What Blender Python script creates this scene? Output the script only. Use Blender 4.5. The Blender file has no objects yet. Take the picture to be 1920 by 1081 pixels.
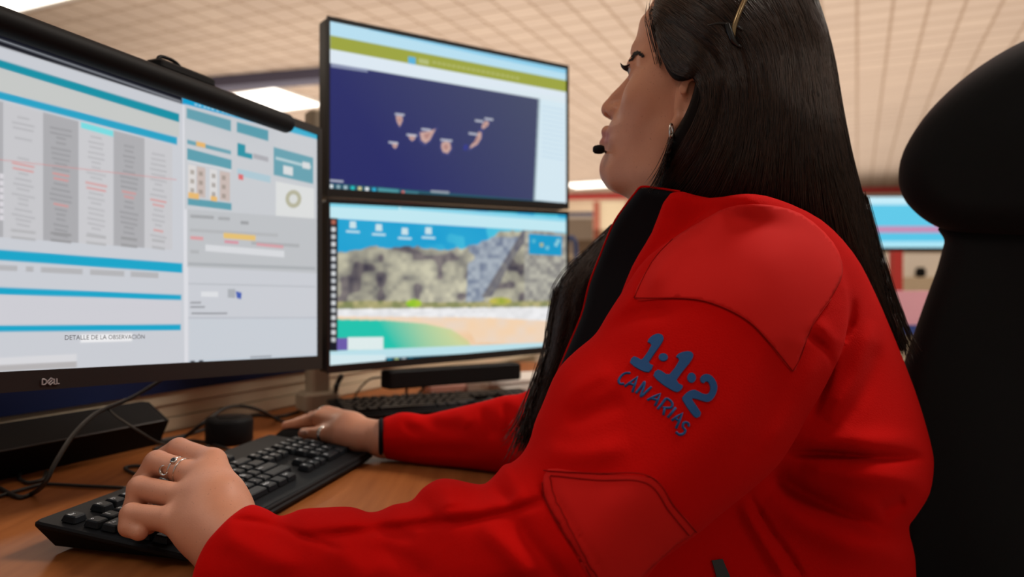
import bpy, bmesh, math, random
import numpy as np
from mathutils import Vector, Matrix
from mathutils.bvhtree import BVHTree
from mathutils.geometry import delaunay_2d_cdt

SC = bpy.context.scene
COL = SC.collection
random.seed(4); RNG = np.random.default_rng(7)

# ------------------------------------------------------------------ camera
F = 1400.0                       # focal length in pixels of the 1920 px frame
CAMZ = 0.985                     # camera height; desk top is 0.74
DESK = 0.74
cam = bpy.data.cameras.new('camera'); camo = bpy.data.objects.new('camera', cam); COL.objects.link(camo)
camo.location = (0, 0, CAMZ); camo.rotation_euler = (math.pi/2, 0, 0)
cam.sensor_width = 36; cam.lens = 36*F/1920; cam.clip_start = 0.02; cam.clip_end = 200
cam.dof.use_dof = True; cam.dof.focus_distance = 0.64; cam.dof.aperture_fstop = 4.4
SC.camera = camo

# ------------------------------------------------------------------ world, exposure
SC.view_settings.view_transform = 'Standard'; SC.view_settings.look = 'None'
SC.view_settings.exposure = 0.0; SC.view_settings.gamma = 1.0; SC.view_settings.use_curve_mapping = False
W = bpy.data.worlds.new('world'); SC.world = W; W.use_nodes = True
bg = W.node_tree.nodes['Background']; bg.inputs[0].default_value = (1.0, 0.86, 0.74, 1); bg.inputs[1].default_value = 0.34
SC.cycles.max_bounces = 6; SC.cycles.diffuse_bounces = 3; SC.cycles.use_denoising = True

# ------------------------------------------------------------------ lamps of the room and added ceiling fill (large area lights)
AX = math.radians(24.8)          # the room's long axis, to the right of the view
RA = np.array([math.sin(AX), math.cos(AX), 0.0]); RB = np.array([math.cos(AX), -math.sin(AX), 0.0])
CEIL = CAMZ + 2.6
LAMPS = [(-3.3, 10.25), (-3.19+.25, 12.3), (-4.40, 6.30), (1.9, 18.6)]         # panels seen in the photograph
LAMPS_OVER = [(1.9, 1.7), (3.6, 5.0), (-1.6, -0.6), (2.6, -1.8)]  # panels above the desk and behind the camera
def area_light(x, y, power, col, sx=0.6, sy=1.2):
    l = bpy.data.lights.new('ceiling_lamp', 'AREA'); l.shape = 'RECTANGLE'; l.size = sx; l.size_y = sy
    l.energy = power; l.color = col
    o = bpy.data.objects.new('ceiling_lamp', l); COL.objects.link(o)
    o.location = (x, y, CEIL-0.05); o.rotation_euler = (0, 0, -AX)
LAMP_POWER = [95, 60, 16, 22]
for (x, y), pw in zip(LAMPS_OVER, LAMP_POWER): area_light(x, y, pw, (1.0, 0.90, 0.80))
for (x, y) in LAMPS: area_light(x, y, 60, (1.0, 0.9, 0.78))
# added fill without fixtures: wide area lights aimed up to brighten the ceiling
for (x, y, z, s, pw) in ((1.0, 13.0, 2.2, 13.0, 640), (-1.5, 3.5, 2.3, 7.0, 110), (8.0, 5.0, 2.3, 6.0, 110)):
    l = bpy.data.lights.new('ceiling_fill', 'AREA'); l.shape = 'SQUARE'; l.size = s; l.energy = pw; l.color = (1.0, 0.91, 0.83)
    o = bpy.data.objects.new('ceiling_fill', l); COL.objects.link(o); o.location = (x, y, z); o.rotation_euler = (math.pi, 0, -AX)

# ------------------------------------------------------------------ helpers
def P(px, py, d):
    return np.array([(px-960.0)/F*d, d, CAMZ-(py-540.5)/F*d])
def Pv(a):
    a = np.asarray(a, float)
    return np.stack([(a[:, 0]-960)/F*a[:, 2], a[:, 2], CAMZ-(a[:, 1]-540.5)/F*a[:, 2]], 1)
def s2l(c):
    c = np.asarray(c, float)/255.0
    return np.where(c <= 0.04045, c/12.92, ((c+0.055)/1.055)**2.4)
MATS = {}
def mat(name, col, rough=0.6, metal=0.0, spec=0.5, emit=None, estr=0, bump=None, sheen=0, vary=0.0, coat=0, sss=0):
    if name in MATS: return MATS[name]
    m = bpy.data.materials.new(name); m.use_nodes = True; nt = m.node_tree; b = nt.nodes['Principled BSDF']
    b.inputs['Base Color'].default_value = (*col, 1); b.inputs['Roughness'].default_value = rough
    b.inputs['Metallic'].default_value = metal; b.inputs['Specular IOR Level'].default_value = spec
    if emit is not None:
        b.inputs['Emission Color'].default_value = (*emit, 1); b.inputs['Emission Strength'].default_value = estr
    if sheen:
        b.inputs['Sheen Weight'].default_value = sheen; b.inputs['Sheen Roughness'].default_value = 0.4
        b.inputs['Sheen Tint'].default_value = (min(1, col[0]*1.6+.2), col[1]+.05, col[2]+.05, 1)
    if coat: b.inputs['Coat Weight'].default_value = coat
    if sss:
        b.inputs['Subsurface Weight'].default_value = sss; b.inputs['Subsurface Radius'].default_value = (0.012, 0.004, 0.002)
        b.inputs['Subsurface Scale'].default_value = 0.6
    tc = nt.nodes.new('ShaderNodeTexCoord')
    if vary:
        n = nt.nodes.new('ShaderNodeTexNoise'); n.inputs['Scale'].default_value = 9; n.inputs['Detail'].default_value = 6
        mx = nt.nodes.new('ShaderNodeMix'); mx.data_type = 'RGBA'
        mx.inputs[6].default_value = (*[max(0, c*(1-vary)) for c in col], 1); mx.inputs[7].default_value = (*[min(1, c*(1+vary)) for c in col], 1)
        nt.links.new(tc.outputs['Object'], n.inputs['Vector']); nt.links.new(n.outputs['Fac'], mx.inputs[0]); nt.links.new(mx.outputs[2], b.inputs['Base Color'])
    if bump:
        sc, st, dist = bump
        n = nt.nodes.new('ShaderNodeTexNoise'); n.inputs['Scale'].default_value = sc; n.inputs['Detail'].default_value = 3
        bp = nt.nodes.new('ShaderNodeBump'); bp.inputs['Strength'].default_value = st; bp.inputs['Distance'].default_value = dist
        nt.links.new(tc.outputs['Object'], n.inputs['Vector']); nt.links.new(n.outputs['Fac'], bp.inputs['Height']); nt.links.new(bp.outputs['Normal'], b.inputs['Normal'])
    MATS[name] = m; return m

def base_of(parent):
    v = np.zeros(3)
    while parent is not None: v += np.array(parent.location); parent = parent.parent
    return v
def tag(o, label=None, cat=None, group=None, kind=None):
    if label: o['label'] = label
    if cat: o['category'] = cat
    if group: o['group'] = group
    if kind: o['kind'] = kind
    return o
def thing(name, label, cat, loc, group=None):
    o = bpy.data.objects.new(name, None); COL.objects.link(o); o.location = [float(c) for c in loc]; o.empty_display_size = .02
    return tag(o, label, cat, group)
def obj(name, verts, faces, m, parent=None, smooth=False, label=None, mids=None, origin=None):
    verts = np.asarray(verts, float)
    b = base_of(parent)
    loc = np.zeros(3)
    if parent is None: loc = verts.mean(0) if origin is None else np.asarray(origin, float); b = loc
    me = bpy.data.meshes.new(name)
    if isinstance(faces, np.ndarray):
        nf, k = faces.shape
        me.vertices.add(len(verts)); me.vertices.foreach_set('co', (verts-b).astype(np.float32).ravel())
        me.loops.add(nf*k); me.loops.foreach_set('vertex_index', faces.astype(np.int32).ravel())
        me.polygons.add(nf); me.polygons.foreach_set('loop_start', np.arange(0, nf*k, k, dtype=np.int32))
        me.update(calc_edges=True); me.validate()
    else:
        me.from_pydata([tuple(v) for v in (verts-b)], [], [tuple(int(i) for i in f) for f in faces]); me.validate(); me.update()
    ms = m if isinstance(m, (list, tuple)) else [m]
    for x in ms: me.materials.append(x)
    if mids is not None: me.polygons.foreach_set('material_index', np.asarray(mids, np.int32))
    if smooth: me.polygons.foreach_set('use_smooth', np.ones(len(me.polygons), bool))
    o = bpy.data.objects.new(name, me); COL.objects.link(o)
    if parent is not None: o.parent = parent
    else: o.location = [float(c) for c in loc]
    if label: o['label'] = label
    return o
class MB:
    def __init__(s): s.v = []; s.f = []
    def add(s, v, f):
        n = len(s.v); s.v += [tuple(x) for x in v]; s.f += [tuple(i+n for i in q) for q in f]; return s
    def build(s, name, m, parent=None, smooth=False, label=None): return obj(name, np.array(s.v), s.f, m, parent, smooth, label)
UP = np.array([0, 0, 1.0])
def rbox(c, ex, ey, ez, sx, sy, sz, r=0.0, seg=3, taper=0.0):
    """rounded box: centre, axes, full sizes; rounded in the ex-ey outline and chamfered along ez"""
    c = np.asarray(c, float); r = min(r, sx/2*.98, sy/2*.98)
    prof = []
    if r > 0:
        for (a, b, t0) in ((1, 1, 0), (-1, 1, 90), (-1, -1, 180), (1, -1, 270)):
            for k in range(seg+1):
                t = math.radians(t0+90*k/seg); prof.append((a*(sx/2-r)+r*math.cos(t), b*(sy/2-r)+r*math.sin(t)))
    else: prof = [(sx/2, sy/2), (-sx/2, sy/2), (-sx/2, -sy/2), (sx/2, -sy/2)]
    n = len(prof); ch = min(r*.5, sz*.3)
    V = []; lev = [(-sz/2, ch), (-sz/2+ch, 0), (sz/2-ch, taper), (sz/2, ch+taper)] if ch > 0 else [(-sz/2, 0), (sz/2, taper)]
    for (z, inset) in lev:
        for (x, y) in prof:
            k1 = (sx/2-inset)/(sx/2); k2 = (sy/2-inset)/(sy/2)
            V.append(c+ex*x*k1+ey*y*k2+ez*z)
    Fc = []
    for l in range(len(lev)-1):
        for i in range(n):
            j = (i+1) % n; Fc.append((l*n+i, l*n+j, (l+1)*n+j, (l+1)*n+i))
    Fc.append(tuple(range(n-1, -1, -1))); Fc.append(tuple((len(lev)-1)*n+i for i in range(n)))
    if np.dot(np.cross(ex, ey), ez) < 0: Fc = [tuple(reversed(f)) for f in Fc]
    return V, Fc
XA = np.array([1.0, 0, 0]); YA = np.array([0, 1.0, 0])
def box(x0, x1, y0, y1, z0, z1, r=0.0):
    return rbox(((x0+x1)/2, (y0+y1)/2, (z0+z1)/2), XA, YA, UP, x1-x0, y1-y0, z1-z0, r)
def crom(pts, n=8, closed=False):
    p = np.asarray(pts, float); out = []
    N = len(p)
    rng = range(N) if closed else range(N-1)
    for i in rng:
        if closed: a, b, c, d = p[(i-1) % N], p[i], p[(i+1) % N], p[(i+2) % N]
        else: a, b, c, d = p[max(i-1, 0)], p[i], p[i+1], p[min(i+2, N-1)]
        for k in range(n):
            t = k/n
            out.append(.5*((2*b)+(c-a)*t+(2*a-5*b+4*c-d)*t*t+(3*b-a-3*c+d)*t**3))
    if not closed: out.append(p[-1])
    return np.array(out)
def tube(pts, r, seg=8, n=6, smooth=True, closed=False):
    path = crom(pts, n, closed) if smooth else np.asarray(pts, float)
    N = len(path); rr = np.full(N, r) if np.isscalar(r) else np.interp(np.linspace(0, 1, N), np.linspace(0, 1, len(r)), r)
    T = np.gradient(path, axis=0)
    if closed: T = np.roll(path, -1, 0)-np.roll(path, 1, 0)
    T /= np.linalg.norm(T, axis=1)[:, None]+1e-12
    a = np.cross(T[0], UP); a = a if np.linalg.norm(a) > .1 else np.cross(T[0], XA); a /= np.linalg.norm(a)
    V = []
    for i in range(N):
        a = a-T[i]*np.dot(a, T[i]); a /= np.linalg.norm(a); b = np.cross(T[i], a)
        for k in range(seg):
            t = 2*math.pi*k/seg; V.append(path[i]+rr[i]*(a*math.cos(t)+b*math.sin(t)))
    Fc = []
    for i in range(N if closed else N-1):
        i2 = (i+1) % N
        for k in range(seg):
            k2 = (k+1) % seg; Fc.append((i*seg+k, i*seg+k2, i2*seg+k2, i2*seg+k))
    if not closed: Fc.append(tuple(range(seg-1, -1, -1))); Fc.append(tuple((N-1)*seg+k for k in range(seg)))
    return V, Fc
def lathe(c, prof, seg=32, axis=UP):
    c = np.asarray(c, float); a = np.cross(axis, XA if abs(axis[0]) < .9 else YA); a /= np.linalg.norm(a); b = np.cross(axis, a)
    V = []; Fc = []
    for (r, z) in prof:
        for k in range(seg):
            t = 2*math.pi*k/seg; V.append(c+axis*z+r*(a*math.cos(t)+b*math.sin(t)))
    for i in range(len(prof)-1):
        for k in range(seg):
            k2 = (k+1) % seg; Fc.append((i*seg+k, i*seg+k2, (i+1)*seg+k2, (i+1)*seg+k))
    Fc.append(tuple(range(seg-1, -1, -1))); Fc.append(tuple((len(prof)-1)*seg+k for k in range(seg)))
    return V, Fc
def prism(poly, z0, z1):
    n = len(poly); V = [(x, y, z0) for x, y in poly]+[(x, y, z1) for x, y in poly]
    Fc = [(i, (i+1) % n, n+(i+1) % n, n+i) for i in range(n)]; Fc += [tuple(range(n-1, -1, -1)), tuple(range(n, 2*n))]
    return V, Fc
def cable(name, pts, r, m, label, group=None, cat='cable'):
    v, f = tube(pts, r, 8, 8); o = obj(name, v, f, m, None, True)
    return tag(o, label, cat, group)

# ------------------------------------------------------------------ implicit surfaces
def poly_sd(poly, U, V):
    """signed distance to a closed polygon, positive inside"""
    p = np.asarray(poly, float); d2 = np.full(U.shape, 1e18); ins = np.zeros(U.shape, bool); n = len(p)
    for i in range(n):
        x0, y0 = p[i]; x1, y1 = p[(i+1) % n]; ex, ey = x1-x0, y1-y0; L = ex*ex+ey*ey
        if L < 1e-12: continue
        t = np.clip(((U-x0)*ex+(V-y0)*ey)/L, 0, 1); dx = U-x0-t*ex; dy = V-y0-t*ey
        d2 = np.minimum(d2, dx*dx+dy*dy)
        c = ((y0 <= V) & (y1 > V)) | ((y1 <= V) & (y0 > V))
        if ey != 0: ins ^= c & (U < x0+(V-y0)*ex/ey)
    d = np.sqrt(d2); return np.where(ins, d, -d)
def line_d(pts, U, V):
    p = np.asarray(pts, float); d2 = np.full(U.shape, 1e18)
    for i in range(len(p)-1):
        x0, y0 = p[i]; ex, ey = p[i+1]-p[i]; L = ex*ex+ey*ey+1e-9
        t = np.clip(((U-x0)*ex+(V-y0)*ey)/L, 0, 1); d2 = np.minimum(d2, (U-x0-t*ex)**2+(V-y0-t*ey)**2)
    return np.sqrt(d2)
def rbf(ctrl, U, V, sc=100.0):
    c = np.asarray(ctrl, float); x = c[:, :2]/sc; n = len(c)
    def k(r2): return np.where(r2 > 1e-12, r2*np.log(r2+1e-20), 0)
    D = ((x[:, None]-x[None])**2).sum(-1); A = np.zeros((n+3, n+3)); A[:n, :n] = k(D)+np.eye(n)*.05; A[:n, n] = 1; A[:n, n+1:] = x; A[n, :n] = 1; A[n+1:, :n] = x.T
    w = np.linalg.solve(A, np.concatenate([c[:, 2], [0, 0, 0]]))
    u = U/sc; v = V/sc; out = w[n]+w[n+1]*u+w[n+2]*v
    for i in range(n): out = out+w[i]*k((u-x[i, 0])**2+(v-x[i, 1])**2)
    return np.clip(out, c[:, 2].min(), c[:, 2].max())
def smin(a, b, k):
    h = np.clip(.5+.5*(b-a)/k, 0, 1); return b*(1-h)+a*h-k*h*(1-h)
def smax(a, b, k): return -smin(-a, -b, k)
def surface_nets(f):
    nx, ny, nz = f.shape; s = f < 0
    cnt = np.zeros((nx-1, ny-1, nz-1), np.int8)
    for i in (0, 1):
        for j in (0, 1):
            for k in (0, 1): cnt += s[i:nx-1+i, j:ny-1+j, k:nz-1+k]
    act = (cnt > 0) & (cnt < 8); C = np.argwhere(act); n = len(C)
    idx = np.full(act.shape, -1, np.int32); idx[tuple(C.T)] = np.arange(n)
    corners = [(i, j, k) for i in (0, 1) for j in (0, 1) for k in (0, 1)]
    val = np.stack([f[C[:, 0]+i, C[:, 1]+j, C[:, 2]+k] for (i, j, k) in corners], 1).astype(np.float64)
    acc = np.zeros((n, 3)); num = np.zeros(n)
    for a in range(8):
        for b in range(a+1, 8):
            ca, cb = np.array(corners[a]), np.array(corners[b])
            if abs(ca-cb).sum() != 1: continue
            va, vb = val[:, a], val[:, b]; x = (va < 0) != (vb < 0)
            t = np.where(x, va/np.where(x, va-vb, 1), 0)
            acc += np.where(x[:, None], ca+(cb-ca)*t[:, None], 0); num += x
    vert = C+acc/num[:, None]
    quads = []
    for ax in range(3):
        sl0 = [slice(None)]*3; sl1 = [slice(None)]*3; sl0[ax] = slice(0, -1); sl1[ax] = slice(1, None)
        a, b = s[tuple(sl0)], s[tuple(sl1)]; E = np.argwhere(a != b)
        o1, o2 = [(1, 2), (2, 0), (0, 1)][ax]
        ok = (E[:, o1] > 0) & (E[:, o2] > 0) & (E[:, o1] < f.shape[o1]-1) & (E[:, o2] < f.shape[o2]-1); E = E[ok]
        def cell(d1, d2):
            q = E.copy(); q[:, o1] -= d1; q[:, o2] -= d2; return idx[q[:, 0], q[:, 1], q[:, 2]]
        q = np.stack([cell(1, 1), cell(0, 1), cell(0, 0), cell(1, 0)], 1)
        flip = ~a[tuple(E.T)]; q[flip] = q[flip][:, ::-1]; quads.append(q)
    return vert, np.concatenate(quads).astype(np.int32)
def relax(v, q, it=2, lam=.5):
    """Taubin smoothing of a quad mesh"""
    e = np.concatenate([q[:, [0, 1]], q[:, [1, 2]], q[:, [2, 3]], q[:, [3, 0]]]); e = np.concatenate([e, e[:, ::-1]])
    n = len(v); deg = np.bincount(e[:, 0], minlength=n).astype(float)[:, None]+1e-9
    for i in range(it):
        for l in (lam, -lam*1.02 if i < it-1 else 0):
            if l == 0: continue
            avg = np.stack([np.bincount(e[:, 0], weights=v[e[:, 1], k], minlength=n) for k in range(3)], 1)/deg
            v = v+l*(avg-v)
    return v
class Frustum:
    """a sampling grid in (pixel x, pixel y, distance); shapes are plates with a near face, a far face and rounded rims"""
    def __init__(s, u0, u1, v0, v1, d0, d1, su, sd):
        s.u = np.arange(u0, u1+su, su, dtype=float); s.v = np.arange(v0, v1+su, su, dtype=float); s.d = np.arange(d0, d1+sd, sd, dtype=np.float32)
        s.U, s.V = np.meshgrid(s.u, s.v, indexing='ij'); s.f = np.full(s.U.shape+(len(s.d),), .2, np.float32)
    def plate(s, poly, near, far, R, k=0.0, disp=None, sm=3):
        p = crom(poly, sm, True) if sm else poly
        sd = poly_sd(p, s.U, s.V)
        dn = rbf(near, s.U, s.V) if not np.isscalar(near) else np.full(s.U.shape, near)
        df = rbf(far, s.U, s.V) if not np.isscalar(far) else np.full(s.U.shape, far)
        r = rbf(R, s.U, s.V) if not np.isscalar(R) else np.full(s.U.shape, R)
        dc = (dn+df)/2; T = np.maximum((df-dn)/2, .002); r = np.minimum(r, T)
        m = sd*dc/F; a = np.maximum(r-m, 0)
        if disp is not None: T = T+disp*np.clip(m/.02, 0, 1)
        far_ = np.sqrt(a*a) - r
        U0 = np.where((m > -.05).any(1))[0]; V0 = np.where((m > -.05).any(0))[0]
        us = slice(U0[0], U0[-1]+1); vs = slice(V0[0], V0[-1]+1)
        dmin = dn[us, vs].min()-.05; dmax = df[us, vs].max()+.05
        ks = slice(max(0, np.searchsorted(s.d, dmin)), np.searchsorted(s.d, dmax))
        D = s.d[ks]
        q = np.maximum(np.abs(D[None, None]-dc[us, vs, None].astype(np.float32))-(T-r)[us, vs, None].astype(np.float32), 0)
        A = a[us, vs, None].astype(np.float32); g = np.sqrt(q*q+A*A)-r[us, vs, None].astype(np.float32)
        blk = s.f[us, vs, ks]
        s.f[us, vs, ks] = smin(blk, g, k) if k > 0 else np.minimum(blk, g)
        return s
    def mesh(s, it=2):
        s.f[:, :, 0] = .1; s.f[:, :, -1] = .1; s.f[0] = .1; s.f[-1] = .1; s.f[:, 0] = .1; s.f[:, -1] = .1
        v, q = surface_nets(s.f)
        su, sd = s.u[1]-s.u[0], float(s.d[1]-s.d[0])
        w = Pv(np.stack([s.u[0]+v[:, 0]*su, s.v[0]+v[:, 1]*su, float(s.d[0])+v[:, 2]*sd], 1))
        w = relax(w, q, it); s.f = None
        return w, q[:, ::1]
def sdf_grid(lo, hi, step):
    ax = [np.arange(lo[i], hi[i]+step, step) for i in range(3)]
    return np.meshgrid(*ax, indexing='ij'), np.array(lo, float)
def sd_chain(G, pts, radii, f=None, k=.004, k_in=.004):
    """chain of tapered capsules"""
    X, Y, Z = G; g = None
    for i in range(len(pts)-1):
        a, b = np.asarray(pts[i], float), np.asarray(pts[i+1], float); ab = b-a; L = ab@ab+1e-12
        t = np.clip(((X-a[0])*ab[0]+(Y-a[1])*ab[1]+(Z-a[2])*ab[2])/L, 0, 1)
        d = np.sqrt((X-a[0]-t*ab[0])**2+(Y-a[1]-t*ab[1])**2+(Z-a[2]-t*ab[2])**2)-(radii[i]+(radii[i+1]-radii[i])*t)
        g = d if g is None else smin(g, d, k_in)
    return g if f is None else smin(f, g, k)
def sd_ell(G, c, r, ax=None):
    X, Y, Z = [G[i]-c[i] for i in range(3)]
    if ax is not None:
        A = np.asarray(ax, float); X, Y, Z = [A[i, 0]*X+A[i, 1]*Y+A[i, 2]*Z for i in range(3)]
    k0 = np.sqrt((X/r[0])**2+(Y/r[1])**2+(Z/r[2])**2); k1 = np.sqrt((X/r[0]**2)**2+(Y/r[1]**2)**2+(Z/r[2]**2)**2)+1e-9
    return k0*(k0-1)/k1
def bvh_of(o):
    me = o.data; b = base_of(o); n = len(me.vertices); co = np.empty(n*3, np.float32); me.vertices.foreach_get('co', co)
    co = co.reshape(-1, 3)+b.astype(np.float32)
    return BVHTree.FromPolygons([tuple(c) for c in co.tolist()], [tuple(p.vertices) for p in me.polygons])
CAMP = Vector((0, 0, CAMZ))
def cast(bvh, px, py, off=0.0):
    d = Vector(P(px, py, 1.0))-CAMP; d.normalize()
    h, n, i, t = bvh.ray_cast(CAMP, d, 10)
    if h is None: return None, None
    if n.dot(d) > 0: n = -n
    return np.array(h+n*off), np.array(n)
def fill_poly(poly, step):
    """triangulated interior of a 2D polygon"""
    p = np.asarray(poly, float); n = len(p)
    xs = np.arange(p[:, 0].min(), p[:, 0].max(), step); ys = np.arange(p[:, 1].min(), p[:, 1].max(), step)
    pts = [Vector(q) for q in p]
    if len(xs) and len(ys):
        U, V = np.meshgrid(xs, ys); sd = poly_sd(p, U, V); pts += [Vector((float(u), float(v))) for u, v in zip(U[sd > step*.45], V[sd > step*.45])]
    r = delaunay_2d_cdt(pts, [(i, (i+1) % n) for i in range(n)], [], 1, 1e-4)
    return np.array([tuple(q) for q in r[0]]), [tuple(f) for f in r[2]], r[1]
def patch_on(bvh, poly, step=5, h=.0015, sink=.004, dens=8):
    """a cloth patch lying on a surface: the outline is cast on it, its rim goes down into it"""
    p = np.asarray(poly, float)
    q = []
    for i in range(len(p)):
        a, b = p[i], p[(i+1) % len(p)]; m = max(1, int(np.hypot(*(b-a))/dens))
        q += [a+(b-a)*k/m for k in range(m)]
    v2, fc, _ = fill_poly(np.array(q), step)
    V = []; ok = []
    Nn = []
    for (x, y) in v2:
        c, n = cast(bvh, x, y, h)
        ok.append(c is not None); V.append(c if c is not None else np.zeros(3)); Nn.append(n if n is not None else np.zeros(3))
    V = np.array(V); Nn = np.array(Nn); ok = np.array(ok)
    fc = [f for f in fc if all(ok[list(f)]) and max(np.linalg.norm(V[f[i]]-V[f[i-1]]) for i in range(3)) < .035]
    # orient towards the camera
    out = []
    for f in fc:
        a, b, c = V[f[0]], V[f[1]], V[f[2]]; nn = np.cross(b-a, c-a)
        out.append(f if nn @ (np.array(CAMP)-a) > 0 else f[::-1])
    ed = {}
    for f in out:
        for i in range(3): ed[(f[i], f[(i+1) % 3])] = 1
    rim = [e for e in ed if (e[1], e[0]) not in ed]
    n0 = len(V); m = {}; ex = []
    for a, b in rim:
        for i in (a, b):
            if i not in m: m[i] = n0+len(ex); ex.append(V[i]-Nn[i]*sink)
        out.append((b, a, m[a], m[b]))
    return (np.concatenate([V, np.array(ex)]) if ex else V), out
def stroke_on(bvh, pts, r, off=0.0, n=8, seg=6):
    p = crom(pts, n); w = []
    for (x, y) in p:
        c, nn = cast(bvh, x, y, off)
        if c is not None: w.append(c)
    return tube(np.array(w), r, seg, 1, False)
# ================================================================== ROOM
def ceiling_mat():
    m = bpy.data.materials.new('ceiling_tiles'); m.use_nodes = True; nt = m.node_tree; b = nt.nodes['Principled BSDF']; N = nt.nodes.new; L = nt.links.new
    b.inputs['Roughness'].default_value = .9; b.inputs['Specular IOR Level'].default_value = .1
    g = N('ShaderNodeNewGeometry'); mp = N('ShaderNodeMapping'); mp.vector_type = 'POINT'; mp.inputs['Rotation'].default_value = (0, 0, AX)
    L(g.outputs['Position'], mp.inputs['Vector'])
    br = N('ShaderNodeTexBrick'); br.offset = 0; br.inputs['Scale'].default_value = 1.0; br.inputs['Brick Width'].default_value = .30; br.inputs['Row Height'].default_value = .30
    br.inputs['Mortar Size'].default_value = .017; br.inputs['Mortar Smooth'].default_value = .3; br.inputs['Bias'].default_value = 0
    br.inputs['Color1'].default_value = (.62, .50, .40, 1); br.inputs['Color2'].default_value = (.57, .455, .365, 1); br.inputs['Mortar'].default_value = (.40, .29, .21, 1)
    L(mp.outputs[0], br.inputs['Vector'])
    w = N('ShaderNodeTexWave'); w.wave_type = 'BANDS'; w.bands_direction = 'Y'; w.inputs['Scale'].default_value = 3.2; w.inputs['Distortion'].default_value = .4
    L(mp.outputs[0], w.inputs['Vector'])
    mx = N('ShaderNodeMix'); mx.data_type = 'RGBA'; mx.blend_type = 'MULTIPLY'; mx.inputs[0].default_value = .10; L(br.outputs['Color'], mx.inputs[6]); L(w.outputs['Color'], mx.inputs[7])
    L(mx.outputs[2], b.inputs['Base Color']); return m
wallm = mat('wall_paint', (.66, .52, .37), .9, vary=.04)
redm = mat('red_trim', (.50, .035, .03), .6)
bluem = mat('blue_laminate', (.006, .013, .060), .5, spec=.2)
beamm = mat('blue_beam', (.075, .07, .115), .6)
beige = mat('beige_panel', (.62, .51, .36), .7, vary=.05)
black = mat('black_plastic', (.006, .006, .007), .6, spec=.14, vary=.2)
blackg = mat('black_gloss', (.008, .008, .009), .3)
wood = None
v, f = box(-30, 34, -6, 34, CEIL, CEIL+.1); tag(obj('ceiling', v, f, ceiling_mat()), 'beige tiled suspended ceiling of the control room', 'ceiling', None, 'structure')
v, f = box(-30, 34, -6, 34, -.1, 0); tag(obj('floor', v, f, mat('floor_vinyl', (.30, .25, .2), .6, vary=.1)), 'plain vinyl office floor', 'floor', None, 'structure')
# far wall: the line under the ceiling seen at both sides of the person
A = P(1100, 362, 20.4)[:2]; B = P(1650, 349, 19.06)[:2]; wd = (B-A)/np.linalg.norm(B-A); wn = np.array([wd[1], -wd[0]])
if wn[1] > 0: wn = -wn
def wall_box(t0, t1, z0, z1, n0, n1, r=0):
    c = A+wd*(t0+t1)/2+wn*(n0+n1)/2
    return rbox((c[0], c[1], (z0+z1)/2), np.array([*wd, 0]), np.array([*wn, 0]), UP, t1-t0, abs(n1-n0), z1-z0, r)
v, f = wall_box(-30, 25, 0, CEIL, -.2, 0); tag(obj('wall_back', v, f, wallm), 'cream painted far wall of the control room', 'wall', None, 'structure')
v, f = wall_box(-30, 25, CEIL-.17, CEIL-.02, 0, .05); tag(obj('trim_1', v, f, redm), 'red painted band along the top of the far wall', 'trim', None, 'structure')
v, f = wall_box(-30, 2.2, CEIL-.66, CEIL-.52, 0, .06); tag(obj('trim_2', v, f, bluem), 'blue rail across the far wall below the red band', 'trim', None, 'structure')
# left wall
lw = -14.0
v, f = rbox((-16.5, 8, CEIL/2), RA, RB, UP, 44, .2, CEIL); tag(obj('wall_left', v, f, wallm), 'cream painted side wall', 'wall', None, 'structure')
# blue beam under the ceiling, seen between the monitors
b0 = np.array([*(P(250, 168, 9.6)[:2]), 0]); b1 = np.array([*(P(1090, 92, 8.1)[:2]), 0]); bd = (b1-b0)/np.linalg.norm(b1-b0); bn = np.cross(UP, bd)
bc = (b0+b1)/2; v, f = rbox((bc[0]-bd[0]*1.6, bc[1]-bd[1]*1.6, CEIL-.065), bd, bn, UP, 6.4, .25, .13)
tag(obj('trim_3', v, f, beamm), 'dark blue beam under the ceiling behind the upper screen', 'trim', None, 'structure')
# ceiling lights: frame and glowing diffuser
lf = mat('light_frame', (.7, .65, .58), .5); ld = mat('light_diffuser', (.9, .9, .88), .4, emit=(1, .94, .85), estr=2.2)
lab = ['square ceiling light right of the light bar, beyond the blue beam', 'farther small ceiling light beside the upper screen edge', 'ceiling light at the top left corner above the wide monitor', 'faint far ceiling light between the upper screen and the chin']
for i, (x, y) in enumerate(LAMPS+LAMPS_OVER):
    c = np.array([x, y, CEIL]); t = thing('ceiling_light', lab[i] if i < 4 else 'ceiling light panel above the desk, out of the picture', 'ceiling light', c, 'ceiling light panels')
    s = MB(); 
    for q in (-1, 1):
        s.add(*rbox(c+RB*q*.52-UP*.015, RA, RB, UP, 1.08, .04, .03)); s.add(*rbox(c+RA*q*.52-UP*.015, RA, RB, UP, .04, 1.0, .03))
    s.build('frame', lf, t)
    v, f = rbox(c-UP*.012, RA, RB, UP, 1.0, 1.0, .02); obj('diffuser', v, f, ld, t)

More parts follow.
